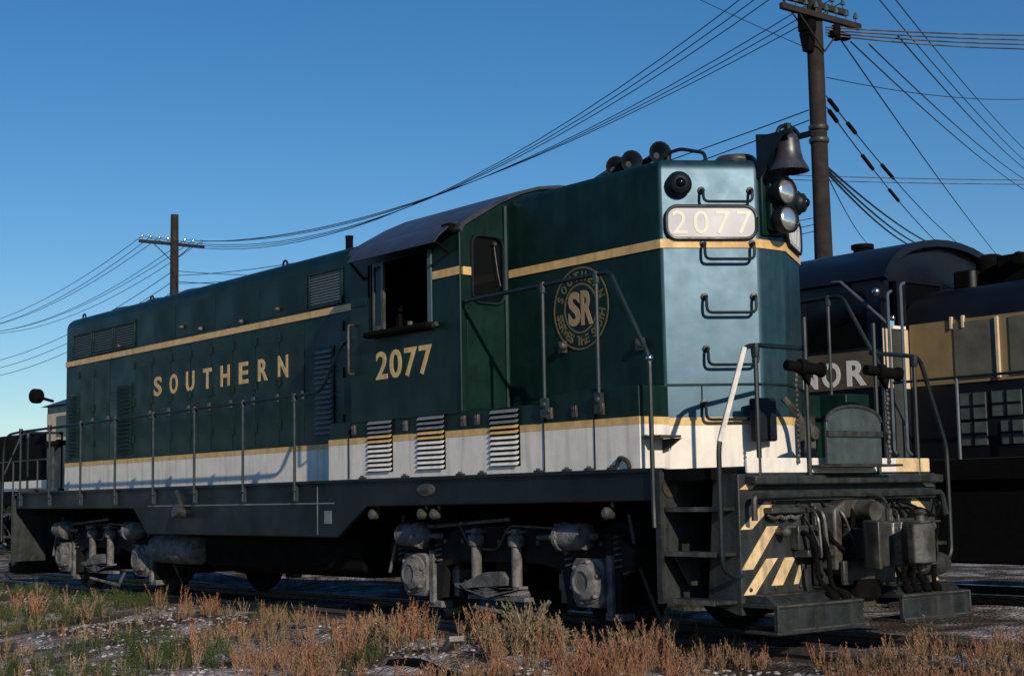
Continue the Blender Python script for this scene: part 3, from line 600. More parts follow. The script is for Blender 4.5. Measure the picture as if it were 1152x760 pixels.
# awning
aw = MB(); n_ = 6; A0 = Vector((0,-1.49,4.00)); 
pa = [(-1.47,4.015),(-1.60,3.955),(-1.72,3.86),(-1.78,3.775),(-1.772,3.77),(-1.71,3.845),(-1.595,3.94),(-1.47,3.995)]
aw.prism(pa, 'x', 2.98, 4.58)
AW = P('awning', aw, ROOFM, LOC, smooth=60)
P('awning_bracket', MB().tube([(4.56,-1.76,3.79),(4.50,-1.545,3.70)], .016), BLACK, AW)
P('awning_bracket', MB().tube([(3.0,-1.76,3.79),(2.96,-1.545,3.62)], .016), BLACK, AW)
P('awning_hinge', MB().box(4.46, 4.60, -1.60, -1.52, 3.90, 3.98), BLACK, AW)
P('rain_gutter', MB().box(2.66, 4.70, -1.556, -1.538, 3.885, 3.905), GREEN2, LOC)
text_part('cab_number', '2077', (3.17,-1.5415,2.52), (1,0,0), 1.02, .30, GOLD, LOC, (0,-1,0), .018, 1.12, .004)
# cab side grab irons and rear corner
for z0, z1, x in ((2.62, 3.15, 2.735),):
    P('cab_grab', MB().tube(bend([(x,-1.54,z0),(x,-1.61,z0),(x,-1.61,z1),(x,-1.54,z1)], .04), .014), IRON2, LOC)
P('window_sash_bar', MB().box(2.76, 3.0, -1.552, -1.54, 3.34, 3.38), GREEN2, LOC)

# ---- handrails along the long hood
STX = [1.50, .28, -1.00, -2.20, -3.42, -4.63, -5.82, -7.02]
for s in (-1, 1):
    y = s*1.56
    P('side_handrail', MB().tube(bend([(2.66, s*1.55, 3.0), (2.5, y, 2.95), (2.08, y, 2.47), (1.50, y, 2.46), (-7.02, y, 2.44), (-7.55, y, 2.42), (-7.75, y, 2.30), (-7.80, y, 1.5), (-7.8, y, .72)], .16), .021), RAILM, LOC)
    sm = MB().tube([(0, y, 1.28), (0, y, 1.46), (0, y, 2.45)], .017); sm.box(-.035, .035, y, y-s*.03, 1.27, 1.45); sm.lathe([(.03,0),(.035,.05),(.03,.09)], (0, y, 2.40), (0,0,1), 8); sm.ball((0, y, 1.40), .03)
    sme = sm.mesh('stanchion', mat('stanchion_paint', (.022, .034, .040), .45, var=.4, scale=9, spec=.35), 40)
    for x in STX: link('stanchion', sme, LOC, (x, 0, 0))
    P('side_handrail', MB().tube(bend([(4.69, s*1.50, 3.185), (4.80, s*1.54, 3.185), (6.88, s*1.55, 3.20), (7.345, s*1.55, 2.41), (7.345, s*1.55, 1.20), (7.36, s*1.56, 1.0)], .07), .021), RAILM, LOC)
    for x in (5.96, 6.70):
        st = MB().tube([(x, s*1.55, 2.02), (x, s*1.55, 3.19)], .017); st.box(x-.04, x+.04, s*1.575, s*1.53, 1.98, 2.16); st.ball((x, s*1.56, 2.1), .04); st.lathe([(.028,0),(.034,.05),(.028,.1)], (x, s*1.55, 3.12), (0,0,1), 8)
        P('stanchion', st, MATS['stanchion_paint'], LOC)
P('end_knob', MB().ball((7.345,-1.55,2.41), .032), SHINY, LOC)

# ---- front and rear end: stairs, pilot, coupler
def end(d):          # d = +1 front, -1 rear ; built as local x measured outwards
    M = Matrix.Identity(4) if d > 0 else Matrix.Rotation(math.pi, 4, 'Z')
    def E(name, mb, m, parent=LOC, bev=0, smooth=40): return P(name, mb.xf(M), m, parent, bev, smooth)
    # end platform
    E('end_platform', MB().box(7.36, 8.05, -1.16, 1.16, 1.40, 1.488).box(7.36, 7.9, -1.0, 1.0, .6, 1.40), PILOTM)
    E('end_sill', MB().box(8.052, 8.085, -1.20, 1.20, 1.43, 1.555), CREAM if d > 0 else PILOTM, bev=.01)
    if d > 0: E('end_sill_corner', MB().box(8.086, 8.090, .72, 1.19, 1.435, 1.55), ORANGE)
    pil = [(-1.30,1.425),(1.30,1.425),(1.30,.30),(.42,.30),(.42,.62),(-.42,.62),(-.42,.30),(-1.30,.30)]
    PI = E('pilot_plate', MB().prism(pil, 'x', 8.03, 8.07), PILOTM, bev=.008)
    # wings and warning stripes
    for s in (-1, 1):
        wg = MB().prism([(7.70, .40), (8.03, .30), (8.03, 1.425), (7.80, 1.425)], 'y', s*1.27, s*1.30)
        E('pilot_wing', wg, PILOTM, PI)
        for k, (a, b, c, e) in enumerate(((-1.29, 1.30, -1.11, 1.40), (-1.295, .98, -1.00, 1.20), (-1.295, .66, -.98, 1.0), (-1.28, .46, -1.0, .74), (-.95, .52, -.78, .74), (-.68, .52, -.60, .68))):
            wv = .135 if k != 5 else .06
            q = [(s*a*-1, b), (s*(a+wv)*-1, b), (s*(c+wv)*-1, e), (s*c*-1, e)] if s > 0 else [(a, b), (a+wv, b), (c+wv, e), (c, e)]
            if d > 0: E('warning_stripe', MB().prism(q, 'x', 8.070, 8.074), ORANGE, PI, smooth=0)
        # stairs
        st = MB().box(7.365, 7.385, s*1.0, s*1.53, .40, 1.46); E('step_stringer', st, PILOTM, bev=.006)
        E('stringer_edge', MB().box(7.36, 7.42, s*1.515, s*1.545, .38, 1.47), PILOTM)
        for z, y1 in ((.42, 1.53), (.80, 1.50), (1.16, 1.46)):
            t = E('step_tread', MB().box(7.39, 8.02, s*(y1-.30), s*y1, z-.03, z), PILOTM, bev=.006)
            E('tread_edge', MB().box(7.40, 8.0, s*(y1+.002), s*(y1+.012), z-.032, z+.006), IRON2, t)
        E('step_riser', MB().box(7.39, 8.0, s*1.0, s*1.02, .40, 1.4), BLACK)
        E('step_gusset', MB().prism([(-1.50*-s if s > 0 else -1.50, .79), (s*1.20, .79), (s*1.20, .52), (s*1.32, .52)], 'x', 7.50, 7.52), IRON)
        E('pilot_hole', MB().lathe([(.085,0),(.085,.012),(.06,.012)], (7.385, s*1.40, 1.33), (1,0,0), 16), IRON2)
        # stair handrail, end post, end rail
        E('stair_handrail', MB().tube(bend([(8.06, s*.46, 2.48), (8.06, s*1.02, 2.48), (8.06, s*1.16, 2.46), (8.06, s*1.50, 1.66), (8.06, s*1.50, .68), (8.06, s*1.36, .60), (8.06, s*1.28, .62)], .10), .021), RAILM)
        ps = MB().tube([(8.075, s*1.05, 1.34), (8.075, s*1.05, 2.48)], .019); ps.lathe([(.032,0),(.038,.06),(.03,.11)], (8.075, s*1.05, 2.38), (0,0,1), 8); ps.ball((8.09, s*1.05, 1.38), .035)
        E('end_post', ps, RAILM)
        ip = MB().tube([(8.10, s*.46, 1.36), (8.10, s*.46, 2.74 if d > 0 else 2.5)], .02)
        E('end_post', ip, RAILM)
        # cable receptacle on the rail and its hanging chain
        rc = MB().lathe([(.045,-.17),(.045,-.05),(.07,-.04),(.07,.02),(.05,.04),(.05,.16),(.065,.17),(.065,.20)], (8.12, s*.52, 2.31), (.25, 1, -.1), 12); rc.prism([(s*.52-.06, 2.30), (s*.52+.10, 2.30), (s*.52+.06, 2.16)], 'x', 8.10, 8.14)
        E('cable_receptacle', rc, BLACK)
        chn = MB(); z = 2.24
        while z > 1.52: chn.ball((8.11+.006*math.sin(z*40), s*.60, z), .021, 6, (.8, .8, 1.1)); z -= .042
        E('safety_chain', chn, IRON2)
        # foot boards
        f0, f1 = (.26, 1.30 if s < 0 else 1.20)
        fb = MB().box(8.07, 8.44, s*f0, s*f1, .365, .40).box(8.40, 8.44, s*f0, s*f1, .19, .365).box(8.10, 8.46, s*f0, s*(f1+.02), .165, .19)
        fb.prism([(8.07, .46), (8.30, .46), (8.38, .40), (8.07, .40)], 'y', s*(f0+.02), s*(f1-.04))
        FB = E('foot_board', fb, PILOTM, bev=.006)
        E('board_edge', MB().tube([(8.445, s*f0, .385), (8.445, s*f1, .385)], .008, 5).tube([(8.45, s*f0, .195), (8.45, s*f1, .195)], .008, 5).tube([(8.445, s*f1, .19), (8.445, s*f1, .385)], .008, 5), IRON2, FB)
    # horizontal rods on the pilot face
    E('sill_beam', MB().box(8.07, 8.19, -1.22, 1.26, 1.335, 1.41), PILOTM, bev=.015)
    E('uncoupling_lever', MB().tube(bend([(8.18,-1.24,1.05),(8.18,-1.24,1.245),(8.17,-.1,1.25),(8.17,.2,1.24),(8.17,1.24,1.25),(8.18,1.28,1.05)], .05), .026).box(8.07, 8.15, -1.17, 1.17, 1.205, 1.225), PILOTM)
    bl = MB().lathe([(.018,0),(.018,.014),(.008,.02)], (8.07, 0, 0), (1,0,0), 6).mesh('bolt_head', PILOTM, 0)
    for yb in np.linspace(-1.2, 1.2, 9):
        for zb in (1.18, .50):
            if abs(yb) > .5: q = link('bolt_head', bl, PI, (0, yb, zb) if d > 0 else (0, -yb, zb)); q.rotation_euler.z = 0 if d > 0 else math.pi
    chn = MB(); 
    for k in range(16): chn.ball((8.12, -1.0+.025*k, 1.085-.025*math.sin(math.pi*(k % 5)/5)), .019, 6)
    E('pilot_chain', chn, IRON2)
    E('pilot_box', MB().box(8.07, 8.17, -1.02, -.55, 1.10, 1.15).box(8.07, 8.16, -.70, -.28, .80, 1.0).box(8.07, 8.24, -.68, -.22, .74, .80), IRON, bev=.01)
    # draft gear pocket, coupler
    dg = MB().box(8.07, 8.11, -.46, .46, .50, 1.18).box(8.07, 8.14, -.46, -.38, .50, 1.16).box(8.07, 8.14, .38, .46, .50, 1.16)
    for zb in (.58, .74, .90, 1.06):
        for yb in (-.42, .42): dg.lathe([(.022,0),(.022,.03)], (8.138, yb, zb), (1,0,0), 6)
    CP = E('coupler_pocket', dg, PILOTM, bev=.012)
    CPH = E('coupler_head', MB().box(7.95, 8.46, -.11, .12, .70, .96).prism([(8.40,-.14),(8.47,-.20),(8.52,-.16),(8.53,.04),(8.60,.10),(8.62,.28),(8.50,.30),(8.40,.20)], 'z', .64, 1.02), IRON, bev=.02)
    E('guard_arm', MB().prism([(8.42,-.14),(8.47,-.27),(8.60,-.38),(8.74,-.40),(8.72,-.34),(8.62,-.28),(8.54,-.18),(8.52,-.10)], 'z', .64, 1.03), IRON2, CPH, bev=.012)
    kn = MB().prism([(8.58,.10),(8.66,.07),(8.72,.04),(8.74,-.03),(8.77,-.08),(8.84,-.09),(8.89,-.03),(8.90,.06),(8.86,.17),(8.78,.26),(8.68,.30),(8.60,.28)], 'z', .68, 1.0)
    kn.cyl((8.70,.19,.60), (8.70,.19,1.07), .042, n=14); kn.box(8.60, 8.78, .10, .29, .655, .68); kn.box(8.60, 8.78, .10, .29, 1.0, 1.02)
    E('knuckle', kn, IRON2, CPH, bev=.018)
    E('coupler_pin_head', MB().lathe([(.055,0),(.06,.015),(.045,.04)], (8.70,.19,1.07), (0,0,1), 12), IRON, CPH)
    E('carrier_iron', MB().box(8.07, 8.30, -.30, .30, .58, .68).box(8.28, 8.32, -.34, .34, .50, .70), IRON, CPH, bev=.01)
    E('striker_casting', MB().prism([(-.36,.62),(-.36,1.12),(-.20,1.20),(.20,1.20),(.36,1.12),(.36,.62),(.26,.62),(.26,1.05),(-.26,1.05),(-.26,.62)], 'x', 8.10, 8.26), IRON2, CPH, bev=.02)
    E('draft_tube', MB().cyl((8.10,-.02,1.12), (8.42,-.02,1.10), .085, n=16), IRON2, CPH)
    E('lower_casting', MB().prism([(8.10,-.22),(8.34,-.24),(8.42,-.10),(8.34,.12),(8.10,.20)], 'z', .36, .54), BLACK, CPH, bev=.04)
    E('lock_lifter', MB().tube(bend([(8.17,.16,1.24),(8.34,.18,1.22),(8.46,.12,1.10),(8.50,.10,.98)], .05), .014).cyl((8.46,.1,1.02), (8.46,.1,1.12), .03, n=8), IRON, CPH)
    # air and multiple-unit hoses
    for s, y in ((1,.52),(1,.64),(1,.78),(1,.92),(-1,-.52),(-1,-.66)):
        hs = MB().tube(bend([(8.08, y, .92), (8.22, y, .95), (8.30, y+.02, .80), (8.29+.04*math.sin(y*30), y-.05*s, .52+.05*math.sin(y*17)), (8.36, y-.10*s, .46)], .10), .021); hs.lathe([(.035,0),(.045,.03),(.045,.07),(.03,.10)], (8.34, y-.09*s, .46), (.5, -.2*s, -.4), 10)
        E('air_hose', hs, BLACK)
    E('hose_bracket', MB().box(8.07, 8.26, .40, 1.0, 1.0, 1.03).box(8.07, 8.2, .9, .94, .6, 1.02), IRON)
    for k, y in enumerate((-.1, .12, .3, .95)):
        E('loose_cable', MB().tube(bend([(8.10, y-.25, 1.18), (8.20, y-.1, 1.06+.02*k), (8.24, y+.05, 1.0), (8.20, y+.22, 1.10), (8.10, y+.30, 1.2)], .1), .014, 6), BLACK)
    rr = random.Random(11)
    for k in range(9):
        y0_ = -.62+.17*k+rr.uniform(-.04, .04); y1_ = y0_+rr.uniform(-.25, .3); x_ = 8.12+rr.uniform(0, .12); zb_ = rr.uniform(.48, .95)
        hs_ = MB().tube(bend([(8.08, y0_, 1.16+rr.uniform(-.06, .05)), (x_+.06, y0_+.02, 1.12), (x_+.08, (y0_+y1_)/2, zb_), (x_+.02, y1_, zb_+rr.uniform(.02, .25)), (8.08, y1_+.03, 1.08)], .12), rr.choice((.012, .016, .02)), 6)
        E('loose_cable', hs_, rr.choice((BLACK, IRON, IRON2)))
    for y_ in (-.86, -.30, .48, .86, 1.08):
        E('angle_cock', MB().cyl((8.07, y_, .95), (8.17, y_, .95), .03, n=8).ball((8.17, y_, .95), .042, 8).box(8.15, 8.19, y_-.012, y_+.10, .985, 1.0), IRON2)
    E('brake_reservoir', MB().lathe([(.02,-.30),(.08,-.28),(.10,-.22),(.10,.22),(.08,.28),(.02,.30)], (8.19, .92, .62), (0,1,0), 14), IRON)
    E('jumper_coil', MB().tube([(8.13+.03*math.sin(t*3), .98+.20*math.cos(t), .86+.24*math.sin(t)) for t in np.linspace(-1.4, 2.6, 18)], .024), BLACK)
    # raised drop step between the end posts
    arc = [(.36*math.cos(a), 1.86+.13*math.sin(a)) for a in np.linspace(0, math.pi, 12)]
    E('drop_step', MB().prism([(.36,1.50)] + arc + [(-.36,1.50)], 'x', 8.19, 8.215), mat('drop_step_paint', (.05, .07, .075), .45, var=.4, scale=5), bev=.004)
    E('drop_step_rim', MB().tube([(8.215, y, z) for y, z in arc], .016).box(8.212, 8.235, -.36, .36, 1.73, 1.78).box(8.06, 8.40, -.42, .40, 1.475, 1.495), IRON)
end(1); end(-1)
# pale overlay with sunlight painted in, on the near front stair rail
P('stair_handrail_sunlit', MB().tube([(8.064,-1.165,2.45),(8.064,-1.49,1.68)], .0235), PALE, LOC)
# hood end platform fittings seen between nose and rail
P('brake_wheel_stand', MB().box(7.37, 7.45, .28, .40, 1.5, 1.95).lathe([(.06,0),(.06,.05)], (7.45,.34,1.8), (1,0,0), 12), IRON2, LOC)
P('cable_box', MB().box(7.38, 7.50, -.40, -.16, 1.72, 2.10), DARKG, LOC, bev=.02)
P('jumper_cable', MB().tube(bend([(7.52,-.1,2.1),(7.60,.02,1.95),(7.56,.08,1.7),(7.50,.1,1.5)], .08), .03), IRON2, LOC)

# ================================================================== BACKGROUND ROAD SWITCHER (right)
YB = 6.4; BC, BH = 1.32, .80      # centre line, half width of cab and hood
BL = thing('road_switcher', 'black road switcher with a tan hood band and white letters, behind the green locomotive nose', 'locomotive', (0, 0, 0))
truck(BL, 1.2, YB); truck(BL, 10.2, YB)
P('underframe', MB().box(-2.6, 14.0, YB-1.5, YB+1.5, 1.38, 1.62), BLACK, BL); P('fuel_tank', MB().box(3.6, 7.8, YB-1.4, YB+1.4, .4, 1.4), BLACK, BL, bev=.03)
hp = [(4.62,YB+BH),(4.62,YB-BH),(12.6,YB-BH),(12.9,YB-.6),(12.9,YB+.6),(12.6,YB+BH)]
P('long_hood', hood(hp, 1.62, 3.78, .28, 7), NAVY, BL, smooth=50)
P('tan_band', ribbon([(4.66,YB-BH),(12.6,YB-BH),(12.9,YB-.6),(12.9,YB+.6)], 2.57, 3.36, .012), TAN, BL)
hb_ = MB().box(-.29, .29, YB-BH-.025, YB-BH, 2.62, 3.32).mesh('hood_door', mat('grey_tan_door', (.12, .115, .09), .55, var=.3, scale=4), 0); hv = MB().box(-.018, .018, YB-BH-.05, YB-BH, 2.60, 3.34).mesh('door_post', TANC, 0)
for x in (5.62, 6.40, 7.2, 8.0, 8.8, 9.6, 10.4):
    d = link('hood_door', hb_, BL, (x, 0, 0)); link('door_post', hv, BL, (x+.33, 0, 0))
for x in (5.30, 5.47, 6.9): P('door_handle', MB().box(x-.015, x+.015, YB-BH-.04, YB-BH, 3.25, 3.40), TANC, BL)
for x, w_, zz in ((5.55, .36, (1.80, 2.08)), (5.55, .36, (2.12, 2.44)), (6.08, .30, (1.80, 2.08)), (6.02, .40, (2.14, 2.44))):
    p = P('filter_panel', MB().box(x-w_/2, x+w_/2, YB-BH-.02, YB-BH+.01, zz[0], zz[1]), mat('pale_filter', (.075, .10, .10), .5, var=.3, scale=8), BL)
    P('mullion', MB().box(x-.012, x+.012, YB-BH-.032, YB-BH-.02, zz[0], zz[1]).box(x-w_/2, x+w_/2, YB-BH-.030, YB-BH-.02, (zz[0]+zz[1])/2-.012, (zz[0]+zz[1])/2+.012), NAVY, p)
P('walkway_edge', MB().box(-2.6, 14.0, YB-BC+.01, YB-BC+.05, 1.56, 1.63), mat('walkway_edge_paint', (.05, .05, .055), .5), BL)
# cab
for s in (-1, 1):
    cb = MB(); a, b = YB+s*BC, YB+s*(BC-.04)
    cb.box(1.9, 4.62, a, b, 1.62, 3.08); cb.box(1.9, 2.3, a, b, 3.08, 3.80); cb.box(4.40, 4.62, a, b, 3.08, 3.80); cb.box(1.9, 4.62, a, b, 3.80, 4.05); cb.box(3.3, 3.4, a, b, 3.08, 3.80)
    P('cab_side', cb, NAVY, BL)
for x0, x1 in ((4.56, 4.62), (1.9, 1.96)):
    ew = MB()
    for s in (-1, 1):
        ew.box(x0, x1, YB+s*(BC-.04), YB+s*.76, 1.62, 3.30); ew.box(x0, x1, YB+s*(BC-.04), YB+s*(BC-.18), 3.30, 3.92); ew.box(x0, x1, YB+s*.98, YB+s*.02, 3.30, 3.45)
    ew.box(x0, x1, YB-.98, YB-.80, 3.45, 3.92); ew.box(x0, x1, YB+.80, YB+.98, 3.45, 3.92); ew.box(x0, x1, YB-.06, YB+.06, 3.45, 3.92)
    ew.prism([(YB-BC+.04,3.92),(YB-BC+.04,4.0),(YB-.8,4.27),(YB,4.42),(YB+.8,4.27),(YB+BC-.04,4.0),(YB+BC-.04,3.92)], 'x', x0, x1)
    P('cab_end_wall', ew, NAVY, BL)
for yy in (-.43, .43):
    P('cab_window', MB().box(4.58, 4.59, YB+yy-.37 if abs(yy) < 1 else YB+yy-.19, YB+yy+.37 if abs(yy) < 1 else YB+yy+.19, 3.30, 3.92), GLASSD, BL)
P('side_window', MB().box(2.3, 4.4, YB-BC+.02, YB-BC+.03, 3.08, 3.8), GLASSD, BL)
rp_ = [(YB+(BC+.06)*math.sin(a), 3.86+.66*math.cos(a)) for a in np.linspace(-1.45, 1.45, 15)]
P('cab_roof', MB().prism(rp_+[(YB+(BC-.02)*math.sin(a), 3.83+.60*math.cos(a)) for a in np.linspace(1.45, -1.45, 15)], 'x', 1.8, 4.74), NAVY, BL, smooth=50)
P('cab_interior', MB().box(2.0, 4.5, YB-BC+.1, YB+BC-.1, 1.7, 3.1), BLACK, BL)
P('tan_band', ribbon([(1.9,YB-BC),(4.625,YB-BC)], 2.57, 3.04, .010), mat('dark_tan', (.095, .075, .045), .55, var=.3, scale=4), BL)
P('cab_front_sunlit_band', MB().box(4.622, 4.63, YB-BC, YB-BC+.18, 2.55, 3.30).box(4.622, 4.63, YB-BC+.44, YB-BC+.52, 2.55, 3.30), TANC, BL)  # tan band painted cream where the sun strikes the cab front
dr = P('cab_door', MB().box(4.622, 4.635, YB-BC+.19, YB-BC+.43, 1.68, 3.30), GREYP, BL); P('door_sill', MB().box(4.63, 4.66, YB-BC+.18, YB-BC+.44, 3.30, 3.34), WHITE, dr)
for x, c_ in ((3.28, 'N'), (3.66, 'O'), (4.07, 'R')): text_part('letter', c_, (x-.02, YB-BC-.011, 2.60), (1,0,0), .31, .33, WHITE, BL, (0,-1,0), .03)
# nose hood behind cab
P('short_hood', hood([(-1.6,YB-BH),(1.92,YB-BH),(1.92,YB+BH),(-1.6,YB+BH)], 1.62, 3.9, .25, 6), NAVY, BL, smooth=50)
for x, z1 in ((4.78, 3.72), (4.98, 3.80),):
    P('grab_rail', MB().tube(bend([(x, YB-BC+.02, 1.7), (x, YB-BC-.06, 1.75), (x, YB-BC-.06, z1), (x, YB-BC+.02, z1+.03)], .04), .02), mat('steel_blue_rail', (.08, .11, .14), .4, var=.3), BL)
P('grab_rail', MB().tube([(4.75, YB-BC-.06, 3.35), (4.05, YB-BC-.06, 3.95), (3.85, YB-BC-.01, 3.97)], .02), MATS['steel_blue_rail'], BL)
for x in (6.0, 7.8, 9.6, 11.4): P('stanchion', MB().tube([(x-.32, YB-BC+.01, 1.6), (x-.32, YB-BC+.01, 2.6)], .02), MATS['steel_blue_rail'], BL)
P('side_handrail', MB().tube([(4.75, YB-BC+.01, 2.6), (12.4, YB-BC+.01, 2.6)], .018), RAILM, BL)
P('marker_lamp', MB().ball((4.70, YB-1.5, 3.74), .055), SHINY, BL); P('marker_lamp', MB().ball((4.72, YB-BC+.1, 3.42), .04), SHINY, BL)
P('exhaust_stack', MB().lathe([(.13,0),(.13,.35),(.16,.36),(.16,.42),(.12,.42)], (3.1, YB+.3, 4.3), (0,0,1), 14), BLACK, BL)
rq = MB().box(5.5, 8.4, YB-.1, YB+.6, 3.75, 4.20); rq.cyl((5.0, YB+.3, 4.16), (9.4, YB+.3, 4.20), .10); rq.lathe([(.16,0),(.2,.1),(.2,.45),(.1,.52)], (5.2, YB+.25, 3.77), (0,0,1), 14); rq.box(4.85, 5.15, YB-.1, YB+.4, 3.76, 4.08); rq.cyl((5.9, YB-.1, 4.1), (5.9, YB-.25, 4.1), .1)
P('roof_equipment', rq, BLACK, BL, bev=.03)
P('roof_pipe', MB().cyl((5.28, YB-.3, 3.75), (5.28, YB-.3, 4.02), .05), GREYP, BL)

# ================================================================== FAR SWITCHER (left, behind the rear steps)
FL = thing('switch_engine', 'distant dark switch engine with cream cab panel, left of the green hood', 'locomotive', (0, 0, 0))
truck(FL, -28.6, YB); truck(FL, -21.0, YB)
P('underframe', MB().box(-31.5, -18.5, YB-1.5, YB+1.5, 1.3, 1.6), BLACK, FL)
P('engine_hood', hood([(-30.6,YB-.95),(-22.6,YB-.95),(-22.6,YB+.95),(-30.6,YB+.95)], 1.6, 3.35, .3, 6), BLACK, FL, smooth=50)
P('white_stripe', ribbon([(-30.6,YB-.95),(-22.95,YB-.95)], 1.70, 1.98, .012), WHITE, FL)
P('cab', MB().box(-22.6, -19.6, YB-1.5, YB+1.5, 1.6, 3.9), NAVY, FL, bev=.04)
P('cab_panel', MB().box(-22.55, -19.7, YB-1.515, YB-1.5, 2.90, 3.68), TANC, FL)
P('cab_window', MB().box(-21.9, -21.1, YB-1.52, YB-1.5, 3.05, 3.6), GLASSD, FL)
P('cab_roof', MB().prism([(YB-1.6,3.88),(YB-.9,4.12),(YB,4.2),(YB+.9,4.12),(YB+1.6,3.88)], 'x', -22.8, -19.4), NAVY, FL)
P('marker_lamp', MB().lathe([(.17,-.12),(.20,-.08),(.20,.1),(.15,.13)], (-23.35, YB-1.5, 4.22), (.4,-1,0), 16).cyl((-23.3,YB-1.5,4.2), (-22.7,YB-1.3,4.05), .04), BLACK, FL)
for x in (-30.9, -29, -27, -25, -23.2): P('stanchion', MB().tube([(x, YB-1.5, 1.6), (x, YB-1.5, 2.5)], .025), GREYP, FL)
P('side_handrail', MB().tube([(-31.4, YB-1.5, 2.5), (-22.6, YB-1.5, 2.5)], .022), GREYP, FL)

# ================================================================== HOPPER CAR between them, added to darken the gap under the long hood
HC = thing('added_hopper_car', 'added black hopper car on the far track, darkening the gap beneath the green long hood', 'hopper car', (0, 0, 0))
truck(HC, -15.6, YB); truck(HC, -6.2, YB)
P('car_body', MB().prism([(-17.6,1.6),(-4.2,1.6),(-4.2,2.6),(-17.6,2.6)], 'y', YB-1.45, YB+1.45), BLACK, HC, bev=.02)
P('centre_sill', MB().box(-17.9, -3.9, YB-.3, YB+.3, .8, 1.3), BLACK, HC)
for x in (-13.6, -11.8, -10.0, -8.2):
    P('hopper_bay', MB().prism([(x-.9,1.6),(x+.9,1.6),(x+.75,.25),(x-.75,.25)], 'y', YB-1.3, YB+1.3), BLACK, HC)
for x in np.arange(-17.2, -4.3, 1.07): P('side_rib', MB().box(x-.05, x+.05, YB-1.55, YB-1.45, 1.6, 2.6), BLACK, HC)

# ================================================================== POLES AND WIRES
def pole(x, y, h, r0, r1, arms, label, name='utility_pole', low=()):
    t = thing(name, label, 'utility pole', (x, y, -.3))
    seg = [(r0+(r1-r0)*k/8*(1), (h+.3)*k/8) for k in range(9)]
    P('pole_shaft', MB().lathe([(r*(1+.03*math.sin(k*2.1)), z) for k, (r, z) in enumerate(seg)], (0,0,0), (0,0,1), 14), WOOD, t)
    for z, L, off in arms:
        z += .3
        a = P('crossarm', MB().box(-r1-.10+off, -r1+.0+off, -L/2, L/2, z-.06, z+.06), WOOD, t, bev=.01)
        P('brace', MB().tube([(-r1-.05+off, -L*.28, z-.05), (-r1+off, 0, z-.7)], .018, 5).tube([(-r1-.05+off, L*.28, z-.05), (-r1+off, 0, z-.7)], .018, 5), WOOD, a)
        n = 8
        for k in range(n):
            yy = -L/2+.12+k*(L-.24)/(n-1)
            if abs(yy) < .12: continue
            P('insulator', MB().lathe([(.012,0),(.012,.08),(.045,.09),(.05,.13),(.03,.17),(.035,.19),(.02,.21)], (-r1-.05+off, yy, z+.06), (0,0,1), 8), GLASSI, a)
    return t
pm = pole(-2, 12, 11.6, .19, .15, ((10.75, 2.5, 0), (10.35, 2.3, .38)), 'tall dark wooden utility pole with two crossarms rising behind the road switcher')
P('cable_head', MB().box(-.14, .16, -.34, -.12, 10.35, 10.75).prism([(-.14,10.35),(.16,10.35),(.1,9.95),(-.06,9.95)], 'y', -.32, -.14), BLACK, pm, bev=.03)
P('transformer_rack', MB().box(.1, .28, .25, .75, 10.30, 10.42).cyl((.2,.4,10.25), (.2,.4,10.55), .09), BLACK, pm, bev=.02)
for z in (8.45, 8.2, 5.7): P('pole_band', MB().lathe([(.18,0),(.195,.02),(.195,.08),(.18,.1)], (0,0,z), (0,0,1), 14), IRON, pm)
pole(-36, 15, 12.25, .20, .15, ((11.15, 2.7, 0),), 'distant weathered wooden utility pole with one crossarm above the long hood')
pole(-70, 18, 12.0, .20, .15, ((11.0, 2.7, 0),), 'farthest utility pole of the line, beyond the left edge of the yard')
def wire(a, b, sag, r, label, grp, n=22):
    a = Vector(a); b = Vector(b); pts = [a.lerp(b, i/n) - Vector((0,0,sag*4*(i/n)*(1-i/n))) for i in range(n+1)]
    o = P('overhead_wire', MB().tube(pts, r, 5), WIREM, None)
    tag(o, label, 'wire', grp)
ay = [-1.13, -.81, -.49, .49, .81, 1.13]; PIN = ['outermost near', 'second near', 'inner near', 'inner far', 'second far', 'outermost far']
SAG = [2.25, 2.1, 1.95, 1.5, 1.35, 1.2]
for k, a in enumerate(ay):
    wire((-36.2, 15+a*1.08, 11.36), (-2.2, 12+a, 10.96), SAG[k], .011, f'sagging wire between the two poles, on the {PIN[k]} pin of their crossarms', 'line wires between the two wooden poles')
    wire((-36.2, 15+a*1.08, 11.36), (-70.2, 18+a*1.08, 11.2), .9+.1*(k % 2), .013, f'wire running left from the {PIN[k]} pin of the distant pole crossarm', 'line wires left of the distant pole')
for k, (dz, s) in enumerate(((8.55, .7), (8.35, .8))):
    wire((-36, 15, 9.9-.3*k), (-2.1, 11.85, dz), s, .012, f"{['upper', 'lower'][k]} of two cables from the tall pole shaft to the distant pole shaft", 'lower cables between the poles')
for k, z in enumerate((10.1, 9.7, 9.3)):
    w3 = ['uppermost', 'middle', 'lowest'][k]
    wire((-36.1, 15, z), (-70, 18, z-.9), .8, .014, f'{w3} of three cables running left from the distant pole shaft', 'lower cables left of the distant pole')
    wire((-36.1, 15.1, z), (-12, 24, 9.3-.2*k), .8, .012, f'{w3} of three cables leaving the distant pole shaft rightward, behind the hood', 'service cables behind the hood')
W4 = ['uppermost', 'second', 'third', 'lowest']
for k in range(4): wire((-1.9, 12.2, 10.20-.05*k), (2.6, 18.3, 10.02-.07*k), .10+.03*k, .016, f'{W4[k]} of the bundled cables running right from the tall pole below its crossarms', 'bundled cables right of the tall pole')
wire((-1.9, 12.17, 9.2), (-5.17, 25.43, 11.56), .2, .009, 'single thin wire running right from the tall pole, above the spliced wires', None)
